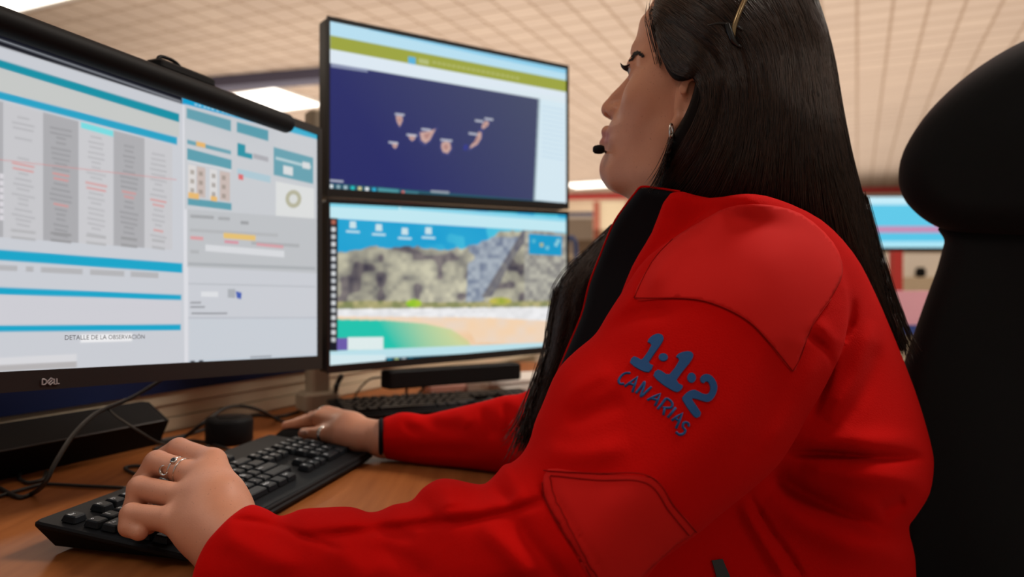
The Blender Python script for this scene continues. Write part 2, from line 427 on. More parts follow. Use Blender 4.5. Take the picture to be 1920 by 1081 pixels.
# things far behind, at the far wall
def at_wall(px, py, d): return P(px, py, d)
creamd = mat('cream_door', (.85, .74, .52), .6); greyc = mat('grey_cabinet', (.36, .31, .26), .6); brown = mat('brown_card', (.16, .105, .065), .8); whitem = mat('white_laminate', (.92, .88, .80), .5)
def flat_at(name, px0, px1, py0, py1, d, thick, m, label, cat, parent=None, r=0):
    a = P(px0, py1, d); b = P(px1, py0, d); v, f = rbox(((a[0]+b[0])/2, d+thick/2, (a[2]+b[2])/2), XA, YA, UP, b[0]-a[0], thick, b[2]-a[2], r)
    o = obj(name, v, f, m, parent)
    if parent is None: tag(o, label, cat)
    return o
D0 = 15.5
t = thing('door', 'bright cream door with reddish frame at the far end', 'door', P(1140, 540, D0)*np.array([1, 1, 0]))
a = P(1124, 378, D0); b = P(1174, 378, D0)
v, f = box(a[0], b[0], D0, D0+.06, .02, a[2]); obj('door_leaf', v, f, creamd, t)
for x in (a[0]-.12, b[0]):
    v, f = box(x, x+.12, D0-.05, D0+.08, 0, a[2]); obj('door_frame', v, f, mat('red_wood', (.45, .13, .08), .6), t)
t = thing('cabinet', 'grey filing cabinet far behind, left of the cream door', 'cabinet', np.array([P(1080, 540, 13)[0], 13.3, 0]))
a = P(1050, 404, 13); b = P(1112, 404, 13)
v, f = box(a[0], b[0], 13, 13.5, 0, a[2]); obj('body', v, f, greyc, t)
for k in range(3):
    z0 = .15+k*(a[2]-.2)/3; v, f = box(a[0]+.03, b[0]-.03, 12.985, 13, z0, z0+(a[2]-.2)/3-.04); dr = obj('drawer', v, f, greyc, t)
    v, f = box((a[0]+b[0])/2-.06, (a[0]+b[0])/2+.06, 12.965, 12.985, z0+.2, z0+.22); obj('handle', v, f, black, dr)
# counter far behind with a brown box on it, and a blue chair
a = P(1040, 476, 6.5); b = P(1230, 476, 6.5)
t = thing('counter', 'beige counter far behind under the brown box', 'counter', ((a[0]+b[0])/2, 6.8, 0))
v, f = box(a[0], b[0], 6.5, 7.1, a[2]-.04, a[2]); obj('counter_top', v, f, beige, t); v, f = box(a[0]+.05, b[0]-.05, 6.55, 7.05, 0, a[2]-.04); obj('base', v, f, wallm, t)
t = thing('box', 'dark brown box standing on the far beige counter', 'box', ((P(1108, 476, 6.6)[0]), 6.7, a[2]))
c0, c1 = P(1084, 476, 6.6)[0], P(1134, 476, 6.6)[0]; zt = P(0, 449, 6.6)[2]
v, f = box(c0, c1, 6.6, 6.85, a[2], zt-.03, .004); obj('body', v, f, brown, t); v, f = box(c0-.006, c1+.006, 6.595, 6.855, zt-.03, zt, .004); obj('lid', v, f, brown, t)
p = [P(1062, 500, 6.0), P(1063, 460, 6.0), P(1068, 446, 6.0), P(1075, 447, 6.0), P(1079, 460, 6.0), P(1080, 500, 6.0)]
t = thing('office_chair', 'blurred blue chair frame beside the lower screen, far behind', 'chair', (p[0][0], 6.0, 0))
v, f = tube(p, .018, 8, 5); obj('backrest', v, f, mat('blue_chair', (.03, .07, .22), .6), t, True)
c = P(1071, 500, 6.0); v, f = rbox((c[0], 6.2, c[2]-.25), XA, YA, UP, .42, .42, .06, .04); obj('seat', v, f, MATS['blue_chair'], t)
v, f = tube([(c[0], 6.02, c[2]+.03), (c[0], 6.05, c[2]-.2), (c[0], 6.15, c[2]-.26)], .02, 8); obj('back_bar', v, f, black, t, True)
v, f = tube([(c[0], 6.2, c[2]-.25), (c[0], 6.2, .06)], .03, 10, 2); obj('column', v, f, black, t)
for k in range(5):
    q = 2*math.pi*k/5; v, f = tube([(c[0], 6.2, .09), (c[0]+.28*math.cos(q), 6.2+.28*math.sin(q), .03)], .022, 8, 2); obj('leg', v, f, black, t)

# right side, seen between hair and chair
D1 = 4.2
a = P(1604, 366, D1); b = P(1800, 470, D1)
t = thing('monitor', 'distant monitor with light blue screen and pink line, left of the headrest', 'monitor', ((a[0]+b[0])/2, D1+.1, DESK))
v, f = rbox(((a[0]+b[0])/2, D1+.02, (a[2]+b[2])/2), XA, UP, YA, b[0]-a[0], a[2]-b[2], .035, .006); obj('housing', v, f, black, t)
def far_screen():
    V = []; Fc = []; cols = []
    rows = [(369, 376, (200, 238, 250)), (376, 384, (190, 232, 246)), (384, 424, (92, 200, 232)), (424, 436, (196, 140, 178)), (436, 452, (84, 196, 230)), (452, 464, (170, 228, 244))]
    for (y0, y1, c) in rows:
        x0, x1 = a[0]+.012, b[0]-.012; z0, z1 = P(0, y1, D1)[2], P(0, y0, D1)[2]; n = len(V)
        V += [(x0, D1-.0005, z0), (x1, D1-.0005, z0), (x1, D1-.0005, z1), (x0, D1-.0005, z1)]; Fc.append((n, n+1, n+2, n+3)); cols.append(c)
    ms = [mat('far_screen_%d' % i, (0, 0, 0), .4, emit=tuple(s2l(c)), estr=1.0) for i, c in enumerate(cols)]
    obj('screen', V, Fc, ms, t, mids=list(range(len(cols))))
far_screen()
cx = P(1632, 0, D1)[0]; v, f = box(cx-.03, cx+.03, D1+.04, D1+.08, DESK+.01, b[2]+.1); obj('stand', v, f, black, t); v, f = box(cx-.12, cx+.12, D1-.02, D1+.2, DESK, DESK+.012, .01); obj('stand_base', v, f, black, t)
t = thing('desk', 'far desk under the distant blue monitor', 'desk', (cx, D1+.2, 0))
v, f = box(cx-.5, cx+.9, D1-.3, D1+.6, DESK-.03, DESK); obj('desk_top', v, f, beige, t)
for sx in (-.46, .82): v, f = box(cx+sx, cx+sx+.04, D1-.28, D1+.55, 0, DESK-.03); obj('side_panel', v, f, beige, t)
# white cupboard and red post farther off
D2 = 9.0
flat_at('cupboard', 1560, 1860, 474, 520, D2, .5, whitem, 'white low cupboard far behind the distant monitor', 'cupboard')
o = bpy.data.objects['cupboard']
a = P(1500, 520, D2); b = P(1900, 520, D2)
t = thing('bench', 'beige bench top below the white cupboard', 'bench', ((a[0]+b[0])/2, D2, 0)); v, f = box(a[0], b[0], D2-.3, D2+.6, a[2]-.18, a[2]-.0005); obj('bench_top', v, f, beige, t)
for xx in (a[0]+.1, b[0]-.2): v, f = box(xx, xx+.1, D2-.2, D2+.5, 0, a[2]-.18); obj('leg', v, f, beige, t)
a = P(1680, 500, D2-1.0); v, f = box(a[0]-.05, a[0]+.05, D2-1.05, D2-.95, 0, P(0, 466, D2-1)[2]); tag(obj('trim_4', v, f, redm), 'red post standing far behind the distant monitor', 'post', None, 'structure')
a = P(1726, 519, D2-.15); v, f = lathe((a[0], a[1], P(0, 520, D2)[2]), [(.02, 0), (.055, .01), (.06, .06), (.05, .11), (.02, .12)], 16); tag(obj('pot', v, f, black, None, True), 'small dark round pot on the far beige bench', 'pot')
# pink partition behind the hair
D3 = 2.7
t = thing('desk_partition', 'pink desk partition with blue bottom rail between hair and chair', 'partition', (P(1740, 600, D3)[0], D3, 0))
a = P(1545, 545, D3); b = P(2060, 609, D3); v, f = box(a[0], b[0], D3, D3+.04, b[2], a[2], .002); obj('panel', v, f, mat('pink_fabric', (.72, .36, .43), .9, vary=.05), t)
a = P(1545, 609, D3); b = P(2060, 627, D3); v, f = box(a[0], b[0], D3-.005, D3+.045, b[2], a[2]); obj('rail', v, f, mat('blue_rail', (.03, .06, .25), .5), t)
v, f = box(a[0], b[0], D3, D3+.04, .05, b[2]); obj('lower_panel', v, f, beige, t)
for xx in (a[0], b[0]-.05): v, f = box(xx, xx+.05, D3-.1, D3+.14, 0, .05); obj('foot', v, f, black, t)

# ================================================================== DESK
def wood_mat():
    m = bpy.data.materials.new('desk_wood'); m.use_nodes = True; nt = m.node_tree; b = nt.nodes['Principled BSDF']; N = nt.nodes.new; L = nt.links.new
    tc = N('ShaderNodeTexCoord'); mp = N('ShaderNodeMapping'); mp.inputs['Scale'].default_value = (26, 2.2, 1); mp.inputs['Rotation'].default_value = (0, 0, .2); L(tc.outputs['Object'], mp.inputs['Vector'])
    n = N('ShaderNodeTexNoise'); n.inputs['Scale'].default_value = 3; n.inputs['Detail'].default_value = 8; L(mp.outputs[0], n.inputs['Vector'])
    r = N('ShaderNodeValToRGB'); r.color_ramp.elements[0].position = .3; r.color_ramp.elements[0].color = (.24, .075, .020, 1); r.color_ramp.elements[1].position = .75; r.color_ramp.elements[1].color = (.33, .112, .032, 1)
    L(n.outputs['Fac'], r.inputs[0]); L(r.outputs[0], b.inputs['Base Color']); b.inputs['Roughness'].default_value = .48; b.inputs['Specular IOR Level'].default_value = .09; return m
wood = wood_mat()
KD = math.radians(11.6); KL = np.array([math.sin(KD), math.cos(KD), 0]); KU = np.array([math.cos(KD), -math.sin(KD), 0])
PT0 = np.array([-.595, 1.256]); pt = lambda t, n=0: (PT0[0]+RA[0]*t+RB[0]*n, PT0[1]+RA[1]*t+RB[1]*n)
edge = [(-.25, -.25), (0.0, .972), (.055, 1.18), (.16, 1.34), (.34, 1.47), (.75, 1.66), (.95, 1.8)]
poly = edge+[(.62, 2.55), pt(1.35), pt(-1.75)]
t = thing('desk', 'orange brown wooden desk under the keyboards and hands', 'desk', (-.5, .8, 0))
v, f = prism(poly, DESK-.028, DESK); obj('desk_top', v, f, wood, t)
for (x, y) in ((-.45, -.1), (-.13, .9), (.6, 2.2)):
    v, f = rbox((x-.1, y, (DESK-.028)/2), RA, RB, UP, .06, .06, DESK-.028); obj('leg', v, f, black, t)
# slatted beige back panel with the blue rail, behind the monitors
t = thing('desk_partition', 'low beige ribbed back panel with blue rail behind the monitors', 'partition', (*pt(0, -.05), 0))
def part_box(t0, t1, z0, z1, n0, n1):
    c = pt((t0+t1)/2, (n0+n1)/2); return rbox((c[0], c[1], (z0+z1)/2), RA, RB, UP, t1-t0, abs(n1-n0), z1-z0)
for k in range(3):
    z0 = DESK+.002+k*.0225; v, f = part_box(-1.6, 1.7, z0, z0+.0205, -.03, -.002-.004*(k % 2)); obj('slat', v, f, beige, t)
v, f = part_box(-1.6, 1.7, .05, DESK+.075, -.05, -.03); obj('panel', v, f, beige, t)
v, f = part_box(-1.6, .46, DESK+.069, DESK+.15, -.055, .004); obj('rail', v, f, bluem, t)
v, f = part_box(.46, 1.7, DESK+.069, DESK+.125, -.05, 0); obj('rail', v, f, beige, t)
for k in (-1.4, 0, 1.4): v, f = part_box(k-.03, k+.03, 0, .05, -.2, .1); obj('foot', v, f, black, t)

# ================================================================== SCREENS
class Screen:
    def __init__(s, O, e, up, w, h, rw, rh, base):
        s.O, s.e, s.up, s.w, s.h, s.rw, s.rh = np.array(O), np.array(e), np.array(up), w, h, rw, rh
        s.R = np.zeros((rh, rw, 3)); s.R[:] = s2l(base); s.Mi = {}
        s.n = np.cross(s.e, s.up); s.n /= np.linalg.norm(s.n)
    def inv(s, px, py):
        r = P(px, py, 1.0)-np.array(CAMP); M = np.stack([s.e, s.up, -r], 1); a, b, t = np.linalg.solve(M, np.array(CAMP)-s.O)
        return a/s.w*s.rw, b/s.h*s.rh
    def poly(s, pts, col, al=1.0, tr=None):
        if tr: pts = [(tr[0]+tr[2]*x, tr[1]+tr[2]*y) for x, y in pts]
        s.rpoly([s.inv(*q) for q in pts], col, al)
    def rpoly(s, q, col, al=1.0):
        q = np.array(q); x0, x1 = int(max(0, np.floor(q[:, 0].min())-1)), int(min(s.rw, np.ceil(q[:, 0].max())+2)); y0, y1 = int(max(0, np.floor(q[:, 1].min())-1)), int(min(s.rh, np.ceil(q[:, 1].max())+2))
        if x1 <= x0 or y1 <= y0: return
        X, Y = np.meshgrid(np.arange(x0, x1)+.5, np.arange(y0, y1)+.5)
        sd = poly_sd(q, X, Y); a = np.clip(sd+.5, 0, 1)[..., None]*al
        s.R[y0:y1, x0:x1] = s.R[y0:y1, x0:x1]*(1-a)+(s2l(col) if not isinstance(col, np.ndarray) or col.ndim == 1 else col)*a
    def band(s, x0, x1, ya0, ya1, yb0, yb1, col, al=1.0, tr=None):
        """band between x0 and x1: top/bottom at the left end, then at the right end"""
        if x0 == -60 and tr is None:      # bars run on to the left edge of the screen
            k = (-1300-x1)/(x0-x1); ya0 = yb0+(ya0-yb0)*k; ya1 = yb1+(ya1-yb1)*k; x0 = -1300
        s.poly([(x0, ya0), (x1, yb0), (x1, yb1), (x0, ya1)], col, al, tr)
    def blur(s, n=1):
        for _ in range(n):
            p = np.pad(s.R, ((1, 1), (1, 1), (0, 0)), 'edge'); s.R = (p[:-2, 1:-1]+p[2:, 1:-1]+p[1:-1, :-2]+p[1:-1, 2:]+4*s.R)/8
    def build(s, parent, strength=1.0, off=.0006):
        X, Y = np.meshgrid(np.linspace(0, s.w, s.rw), np.linspace(0, s.h, s.rh))
        V = s.O+X[..., None]*s.e+Y[..., None]*s.up+s.n*off; V = V.reshape(-1, 3)
        i = np.arange(s.rw*s.rh).reshape(s.rh, s.rw); q = np.stack([i[:-1, :-1], i[:-1, 1:], i[1:, 1:], i[1:, :-1]], -1).reshape(-1, 4)
        m = bpy.data.materials.new('screen_picture'); m.use_nodes = True; nt = m.node_tree; b = nt.nodes['Principled BSDF']
        b.inputs['Base Color'].default_value = (.01, .01, .01, 1); b.inputs['Roughness'].default_value = .45; b.inputs['Specular IOR Level'].default_value = .2
        at = nt.nodes.new('ShaderNodeAttribute'); at.attribute_name = 'picture'; nt.links.new(at.outputs['Color'], b.inputs['Emission Color']); b.inputs['Emission Strength'].default_value = strength
        o = obj('screen', V, q, m, parent); ca = o.data.color_attributes.new('picture', 'FLOAT_COLOR', 'POINT')
        c = np.ones((s.rw*s.rh, 4), np.float32); c[:, :3] = s.R.reshape(-1, 3); ca.data.foreach_set('color', c.ravel()); return o
def frame_mesh(O, e, up, w, h, n, bz, thick, depth_in=.0):
    """monitor housing: a shallow body with a bezel around the screen; O is the outer lower left corner"""
    s = MB(); c = O+e*w/2+up*h/2
    s.add(*rbox(c-n*(thick/2+.001), e, up, n, w, h, thick, .006))
    b0, b1, b2 = bz      # side, top, bottom
    for (cc, sx, sy) in ((O+e*b0/2+up*h/2, b0, h), (O+e*(w-b0/2)+up*h/2, b0, h), (O+e*w/2+up*b2/2, w-2*b0, b2), (O+e*w/2+up*(h-b1/2), w-2*b0, b1)):
        s.add(*rbox(cc+n*.001, e, up, n, sx, sy, .004))
    return s
def vnoise(shape, cells, seed):
    r = np.random.default_rng(seed); g = r.random((cells[0]+2, cells[1]+2)); y = np.linspace(0, cells[0], shape[0]); x = np.linspace(0, cells[1], shape[1])
    yi, xi = y.astype(int), x.astype(int); fy, fx = (y-yi)[:, None], (x-xi)[None]; fy = fy*fy*(3-2*fy); fx = fx*fx*(3-2*fx)
    return (g[yi][:, xi]*(1-fy)+g[yi+1][:, xi]*fy)*(1-fx)+(g[yi][:, xi+1]*(1-fy)+g[yi+1][:, xi+1]*fy)*fx
bezm = mat('bezel_black', (.012, .011, .011), .4)

# ---------------- wide monitor at the left
eL = np.array([646/1400., 1, -75/1400.]); eL /= np.linalg.norm(eL)
TR = P(592, 241, 1.13); BR = P(601, 691, 1.13); hL = TR[2]-BR[2]; wL = .84; upL = UP.copy(); TR[0] = BR[0]
nL = np.cross(eL, upL); nL /= np.linalg.norm(nL)
OL = BR-eL*wL
t = thing('monitor', 'wide black monitor with grey tables and teal bars, at the left', 'monitor', (OL+eL*wL/2-nL*.1)*np.array([1, 1, 0])+np.array([0, 0, DESK]))
frame_mesh(OL, eL, upL, wL, hL, nL, (.009, .012, .020), .03).build('housing', bezm, t)
S = Screen(OL+eL*.009+upL*.020, eL, upL, wL-.018, hL-.032, 620, 270, (208, 211, 218))
G = (208, 211, 218)
S.poly([(-400, -42), (0, 88), (342, 196), (342, 140), (-400, -230)], (22, 24, 34))                # dark title strip
S.poly([(-400, -60), (338, 190), (338, 192), (-400, -58)], (200, 205, 215), .7)
teal = (18, 150, 172); cyan = (24, 166, 204); c2 = (6, 170, 208)
S.band(-60, 335, 95, 110, 214, 230, teal); S.poly([(-60, 111), (335, 230), (335, 258), (-60, 157)], (203, 206, 204))
S.band(-60, 331, 157, 171, 258, 272, cyan)
for k, (x0, x1, sh) in enumerate(((-40, 6, 178), (6, 80, 205), (80, 147, 176), (147, 212, 208), (212, 270, 178), (270, 322, 206))):
    ya = 171+(x0+60)*.257; yb = 171+(x1+60)*.257
    S.poly([(x0, ya+4), (x1, yb+4), (x1, 444+x1*.075), (x0, 444+x0*.075)], (sh, sh, sh+4))
    if k == 3: S.poly([(x0+4, ya+5), (x1, yb+5), (x1, yb+16), (x0+4, ya+16)], (120, 226, 232))
    rr = random.Random(k)
    for j in range(22):
        y = ya+30+j*9.5; red = j in (9, 10, 15) and rr.random() < .8; L_ = rr.uniform(.25, .62)*(x1-x0)
        if (j == 3 and k in (0, 1)) or (k == 1 and 4 < j < 8) or y > 440: continue
        xm = (x0+x1)/2; cc = (222, 150, 148) if red else (sh-22, sh-22, sh-18)
        S.band(xm-L_/2, xm+L_/2, y, y+4, y+L_*.2, y+4+L_*.2, cc, .75)
    for q in (0, 1): S.band(x0+14, x1-14, 428+q*13+x0*.07, 433+q*13+x0*.07, 428+q*13+x1*.07, 433+q*13+x1*.07, (sh-30, sh-30, sh-28), .7)
S.band(-40, 330, 294, 296, 336, 338, (220, 140, 140), .6)
for k in range(7): S.poly([(-2, 325+k*13), (6, 326+k*13), (6, 335+k*13), (-2, 334+k*13)], (225, 222, 228))
S.band(-60, 341, 463, 483, 493, 511, c2); S.band(-60, 339, 535, 549, 552, 562, c2); S.band(-60, 338, 609, 621, 607, 618, c2)
S.poly([(-60, 550), (338, 562), (338, 606), (-60, 608)], (212, 212, 219))
for (x0, x1) in ((-20, 32), (48, 62), (76, 154), (168, 232), (244, 296)): S.band(x0, x1, 496+x0*.05, 506+x0*.05, 496+x1*.05, 506+x1*.05, (168, 166, 166), .6)
S.poly([(150, 626), (247, 624), (247, 638), (150, 641)], (244, 244, 246))
S.poly([(-60, 672), (143, 662), (143, 676), (-60, 688)], (222, 222, 226)); S.poly([(-60, 686), (143, 676), (143, 687), (-60, 697)], (186, 183, 184))
# right half window
S.poly([(341, 181), (352, 183), (352, 690), (345, 690)], (226, 227, 233))
S.poly([(341, 180), (594, 247), (594, 262), (341, 196)], (16, 164, 214))
S.poly([(500, 222), (594, 247), (594, 262), (500, 238)], (60, 180, 215))
for k in range(16): x = 365+k*8+random.uniform(-2, 2); y = 190+(x-345)*.262; S.band(x, x+5, y, y+3, y+1, y+4, (190, 230, 245), .8)
S.poly([(345, 196), (594, 262), (594, 410), (345, 392)], (206, 209, 214))
T1 = (38, 152, 172)
S.poly([(349, 203), (432, 226), (432, 247), (349, 222)], T1, .8); S.poly([(443, 229), (502, 245), (502, 265), (443, 248)], T1, .85)
S.poly([(350, 262), (432, 283), (432, 290), (350, 270)], T1, .8); S.poly([(350, 278), (433, 300), (433, 318), (350, 300)], T1, .85); S.poly([(350, 300), (433, 318), (433, 322), (350, 303)], (220, 222, 226))
S.poly([(367, 265), (384, 269), (384, 278), (367, 274)], (236, 186, 110))
for (x0, x1, c) in ((352, 366, (226, 222, 220)), (368, 384, (206, 190, 184)), (392, 406, (224, 222, 222)), (411, 430, (206, 190, 184))):
    S.poly([(x0, 308+(x0-350)*.2), (x1, 308+(x1-350)*.2), (x1, 366+(x1-350)*.15), (x0, 366+(x0-350)*.15)], c)
    for j in range(3): S.poly([(x0+4, 318+j*17+(x0-350)*.18), (x0+11, 319+j*17+(x0-350)*.18), (x0+11, 327+j*17+(x0-350)*.18), (x0+4, 326+j*17+(x0-350)*.18)], (150, 140, 130), .7)
S.poly([(351, 371), (433, 381), (433, 394), (351, 384)], T1, .85); S.poly([(352, 360), (372, 363), (372, 374), (352, 371)], (238, 190, 116)); S.poly([(394, 367), (406, 369), (406, 378), (394, 376)], (238, 190, 116))
S.poly([(444, 268), (459, 272), (459, 286), (472, 289), (472, 299), (444, 292)], (30, 150, 170)); S.poly([(474, 288), (502, 295), (502, 304), (474, 297)], (176, 176, 182))
S.poly([(444, 316), (506, 330), (506, 343), (444, 329)], (178, 206, 218)); S.poly([(446, 326), (455, 328), (455, 338), (446, 336)], (226, 110, 112))
S.poly([(512, 276), (586, 296), (586, 345), (512, 328)], T1, .8); S.poly([(516, 294), (582, 311), (582, 316), (516, 299)], (190, 214, 220)); S.poly([(530, 310), (548, 314), (548, 330), (530, 326)], (222, 226, 228)); S.poly([(566, 303), (580, 306), (580, 318), (566, 315)], (222, 226, 228))
S.poly([(516, 340), (588, 354), (588, 416), (516, 406)], (226, 228, 228)); S.poly([(549+15*math.cos(k), 373+17*math.sin(k)) for k in np.linspace(0, 6.1, 16)], (186, 184, 160)); S.poly([(549+8*math.cos(k), 373+9*math.sin(k)) for k in np.linspace(0, 6.1, 12)], (222, 224, 222))
S.poly([(350, 392), (594, 410), (594, 512), (350, 500)], (196, 199, 203))
for (x0, x1, y, c) in ((356, 400, 402, 160), (408, 430, 406, 165), (450, 465, 414, 150), (355, 520, 428, 182), (470, 560, 452, 172), (356, 372, 468, 178)): S.band(x0, x1, y, y+6, y+(x1-x0)*.06, y+6+(x1-x0)*.06, (c, c+2, c+5), .8)
S.poly([(418, 436), (478, 441), (478, 451), (418, 446)], (236, 198, 118)); S.poly([(356, 442), (380, 444), (380, 450), (356, 448)], (224, 160, 164)); S.poly([(420, 450), (446, 452), (446, 457), (420, 455)], (222, 150, 165)); S.poly([(480, 455), (530, 460), (530, 465), (480, 460)], (222, 160, 168))
S.poly([(384, 458), (532, 470), (532, 482), (384, 470)], (222, 224, 228)); S.poly([(352, 491), (590, 500), (590, 506), (352, 497)], (176, 180, 184)); S.poly([(352, 530), (590, 536), (590, 538), (352, 532)], (184, 188, 194))
S.poly([(376, 546), (408, 546), (408, 556), (376, 555)], (228, 230, 234)); S.poly([(426, 541), (440, 541), (440, 558), (426, 557)], (176, 180, 186)); S.poly([(441, 545), (452, 548), (451, 560), (443, 558)], (66, 96, 184))
for (x0, x1, y) in ((356, 376, 565), (356, 383, 573), (358, 425, 585)): S.band(x0, x1, y, y+3, y, y+3, (126, 128, 134), .8)
S.poly([(352, 594), (592, 594), (592, 596), (352, 596)], (182, 186, 196)); S.poly([(354, 597), (594, 596), (597, 660), (354, 672)], (206, 212, 220)); S.poly([(352, 674), (596, 661), (597, 672), (352, 688)], (200, 210, 220))
S.poly([(356, 675), (364, 675), (364, 681), (356, 681)], (30, 34, 46)); S.poly([(372, 674), (380, 674), (380, 682), (372, 682)], (40, 44, 58)); S.poly([(468, 667), (508, 665), (508, 668), (468, 670)], (150, 156, 165))
S.blur(1); scr = S.build(t, .92)
def text_mesh(body, size, O, ex, ey, n, m, parent, name='text', off=.0006, align='CENTER', bold=0.0, sx=1.0):
    cu = bpy.data.curves.new('t', 'FONT'); cu.body = body; cu.size = size; cu.align_x = align; cu.align_y = 'CENTER'; cu.offset = bold; cu.resolution_u = 3
    o = bpy.data.objects.new('t', cu); COL.objects.link(o); bpy.context.view_layer.update()
    me = bpy.data.meshes.new_from_object(o.evaluated_get(bpy.context.evaluated_depsgraph_get())); bpy.data.objects.remove(o)
    V = [np.array(O)+ex*v.co.x*sx+ey*v.co.y+n*off for v in me.vertices]; Fc = [tuple(p.vertices) for p in me.polygons]; bpy.data.meshes.remove(me)
    return obj(name, V, Fc, m, parent) if V else None
def on_screen(S, px, py):
    a, b = S.inv(px, py); return S.O+S.e*a/S.rw*S.w+S.up*b/S.rh*S.h
blk = mat('screen_text', (.05, .05, .06), .5, emit=(.03, .03, .035), estr=1)
text_mesh('DETALLE DE LA OBSERVACIÓN', .0068, on_screen(S, 199, 632), eL, upL, nL, blk, scr, 'text', .0012)
# maker's mark on the lower bezel: four letters, the second one tilted
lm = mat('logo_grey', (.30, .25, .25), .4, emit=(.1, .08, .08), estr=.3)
def bez(px, py): return on_screen(S, px, py)+nL*.0042
mb = MB()
Z6 = lambda x, y: (x*.3618, 690+y*.3618)
for st in ([(205, 55), (205, 84), (216, 83), (226, 76), (226, 62), (216, 55), (205, 55)], [(246, 84), (229, 71), (250, 49), (262, 58)], [(237, 77), (256, 60)], [(246, 84), (262, 70)], [(266, 53), (266, 81), (279, 80)], [(280, 52), (280, 79), (293, 78)]):
    v, f = tube([bez(*Z6(*q)) for q in st], .0007, 6, 1, False); mb.add(v, f)
mb.build('logo', lm, t, False, 'grey maker letters on the lower bezel')
# stand behind, out of sight: foot on the desk
c = OL+eL*.36-nL*.22; v, f = rbox((c[0], c[1], DESK+.14), eL*np.array([1, 1, 0]), nL, UP, .06, .03, .27); obj('stand', v, f, black, t)
v, f = rbox((c[0], c[1], DESK+.006), eL*np.array([1, 1, 0]), nL, UP, .2, .14, .012, .02); obj('stand_base', v, f, black, t)
c = OL+eL*.36-nL*.12+upL*.14; v, f = rbox(c, eL, upL, nL, .1, .1, .18); obj('stand_mount', v, f, black, t)

# light bar along the top edge
t = thing('monitor_light_bar', 'long black light bar clipped on top of the wide monitor', 'light bar', TR-eL*.4)
ctr = lambda s_: TR-eL*s_-upL*.016+nL*.014
v, f = tube([ctr(.082), ctr(.086), ctr(.09), ctr(.4), ctr(.74), ctr(.744)], [.006, .0115, .0132, .0132, .0132, .011], 20, 1, False); obj('bar', v, f, black, t, True)
k = ctr(.26)+upL*.003; v, f = rbox(k+upL*.014-nL*.012, eL, nL, upL, .085, .03, .012, .006); obj('clamp', v, f, black, t)
v, f = tube([k+upL*.018-eL*.035-nL*.01, k+upL*.028-eL*.025-nL*.015, k+upL*.028-eL*.005-nL*.015, k+upL*.018+eL*.006-nL*.012], .0022, 8, 6); obj('cable_loop', v, f, black, t, True)

# ---------------- two stacked monitors
eR = np.array([1880/1400., 1, 50/1400.]); eR /= np.linalg.norm(eR); nR = np.cross(eR, UP); nR /= np.linalg.norm(nR); wR = .555
def stacked(yt, yb, label):
    a = P(616, yt, 1.30); b = P(609, yb, 1.30); a[0] = b[0] = (a[0]+b[0])/2; h = a[2]-b[2]
    t = thing('monitor', label, 'monitor', (b+eR*wR/2-nR*.05)); frame_mesh(b, eR, UP, wR, h, nR, (.0045, .007, .013), .035).build('housing', bezm, t)
    return t, b, h
t1, O1, h1 = stacked(30, 367, 'upper black monitor showing a dark blue island map')
S1 = Screen(O1+eR*.006+UP*.013, eR, UP, wR-.012, h1-.021, 440, 240, (222, 236, 244)); Z3 = (600, 20, .3516)
S1.poly([(55, 40), (1345, 310), (1345, 384), (55, 135)], (186, 226, 244), 1, Z3); S1.poly([(260, 85), (900, 215), (1345, 308), (1345, 345), (900, 250), (260, 105)], (120, 200, 236), .7, Z3)
S1.poly([(55, 133), (1345, 380), (1345, 442), (55, 207)], (158, 166, 62), 1, Z3); S1.poly([(55, 207), (1345, 442), (1345, 470), (55, 285)], (224, 236, 246), 1, Z3)
S1.poly([(470, 245), (510, 252), (510, 290), (470, 282)], (90, 180, 220), 1, Z3); S1.poly([(525, 255), (580, 265), (580, 290), (525, 280)], (196, 206, 150), .6, Z3)
for x in range(600, 1050, 26): y = 270+(x-600)*.19; S1.poly([(x, y), (x+18, y+3), (x+18, y+14), (x, y+11)], (206, 210, 150), .45, Z3)
S1.poly([(50, 280), (1162, 470), (1137, 1024), (40, 935)], (52, 58, 100), 1, Z3)
S1.poly([(60, 284), (255, 312), (255, 330), (60, 302)], (150, 160, 190), .8, Z3)
H, Wd = S1.R.shape[:2]
gx = np.linspace(0, 1, Wd)[None]; gy = np.linspace(0, 1, H)[:, None]
isl = s2l((52, 58, 100)); mk = np.abs(S1.R-isl).sum(-1) < 1e-4
gl = np.clip(gx*.9+gy*.35-.25, 0, 1)[..., None]; tone = (1-gl)*s2l((34, 40, 104))+gl*s2l((74, 82, 106)); S1.R = np.where(mk[..., None], tone, S1.R)
islands = [[(405, 560), (438, 562), (440, 585), (425, 618), (410, 590)], [(385, 705), (412, 705), (412, 722), (400, 735), (388, 722)], [(475, 662), (508, 662), (505, 685), (490, 694), (476, 680)], [(532, 650), (560, 645), (590, 640), (616, 630), (600, 660), (585, 690), (562, 706), (540, 690)], [(648, 705), (668, 696), (692, 702), (698, 735), (680, 760), (655, 752), (646, 728)], [(845, 645), (860, 650), (858, 680), (838, 712), (800, 734), (800, 722), (825, 695)], [(868, 600), (884, 588), (900, 595), (895, 612), (872, 630), (860, 625)]]
for q in islands:
    c = np.mean(q, 0); S1.poly([tuple(c+(np.array(p)-c)*1.35) for p in q], (70, 74, 130), .8, Z3); S1.poly(q, (206, 168, 158), 1, Z3); S1.poly([tuple(c+(np.array(p)-c)*.5) for p in q], (176, 128, 124), .8, Z3)
for (x, y, w_) in ((400, 545, 50), (366, 695, 50), (462, 655, 54), (540, 625, 50), (642, 682, 62), (792, 648, 46), (826, 580, 44), (876, 570, 46)): S1.poly([(x, y), (x+w_, y+6), (x+w_, y+17), (x, y+11)], (206, 210, 224), .75, Z3)
S1.poly([(768, 712), (790, 715), (780, 745), (762, 740)], (48, 56, 150), .8, Z3)
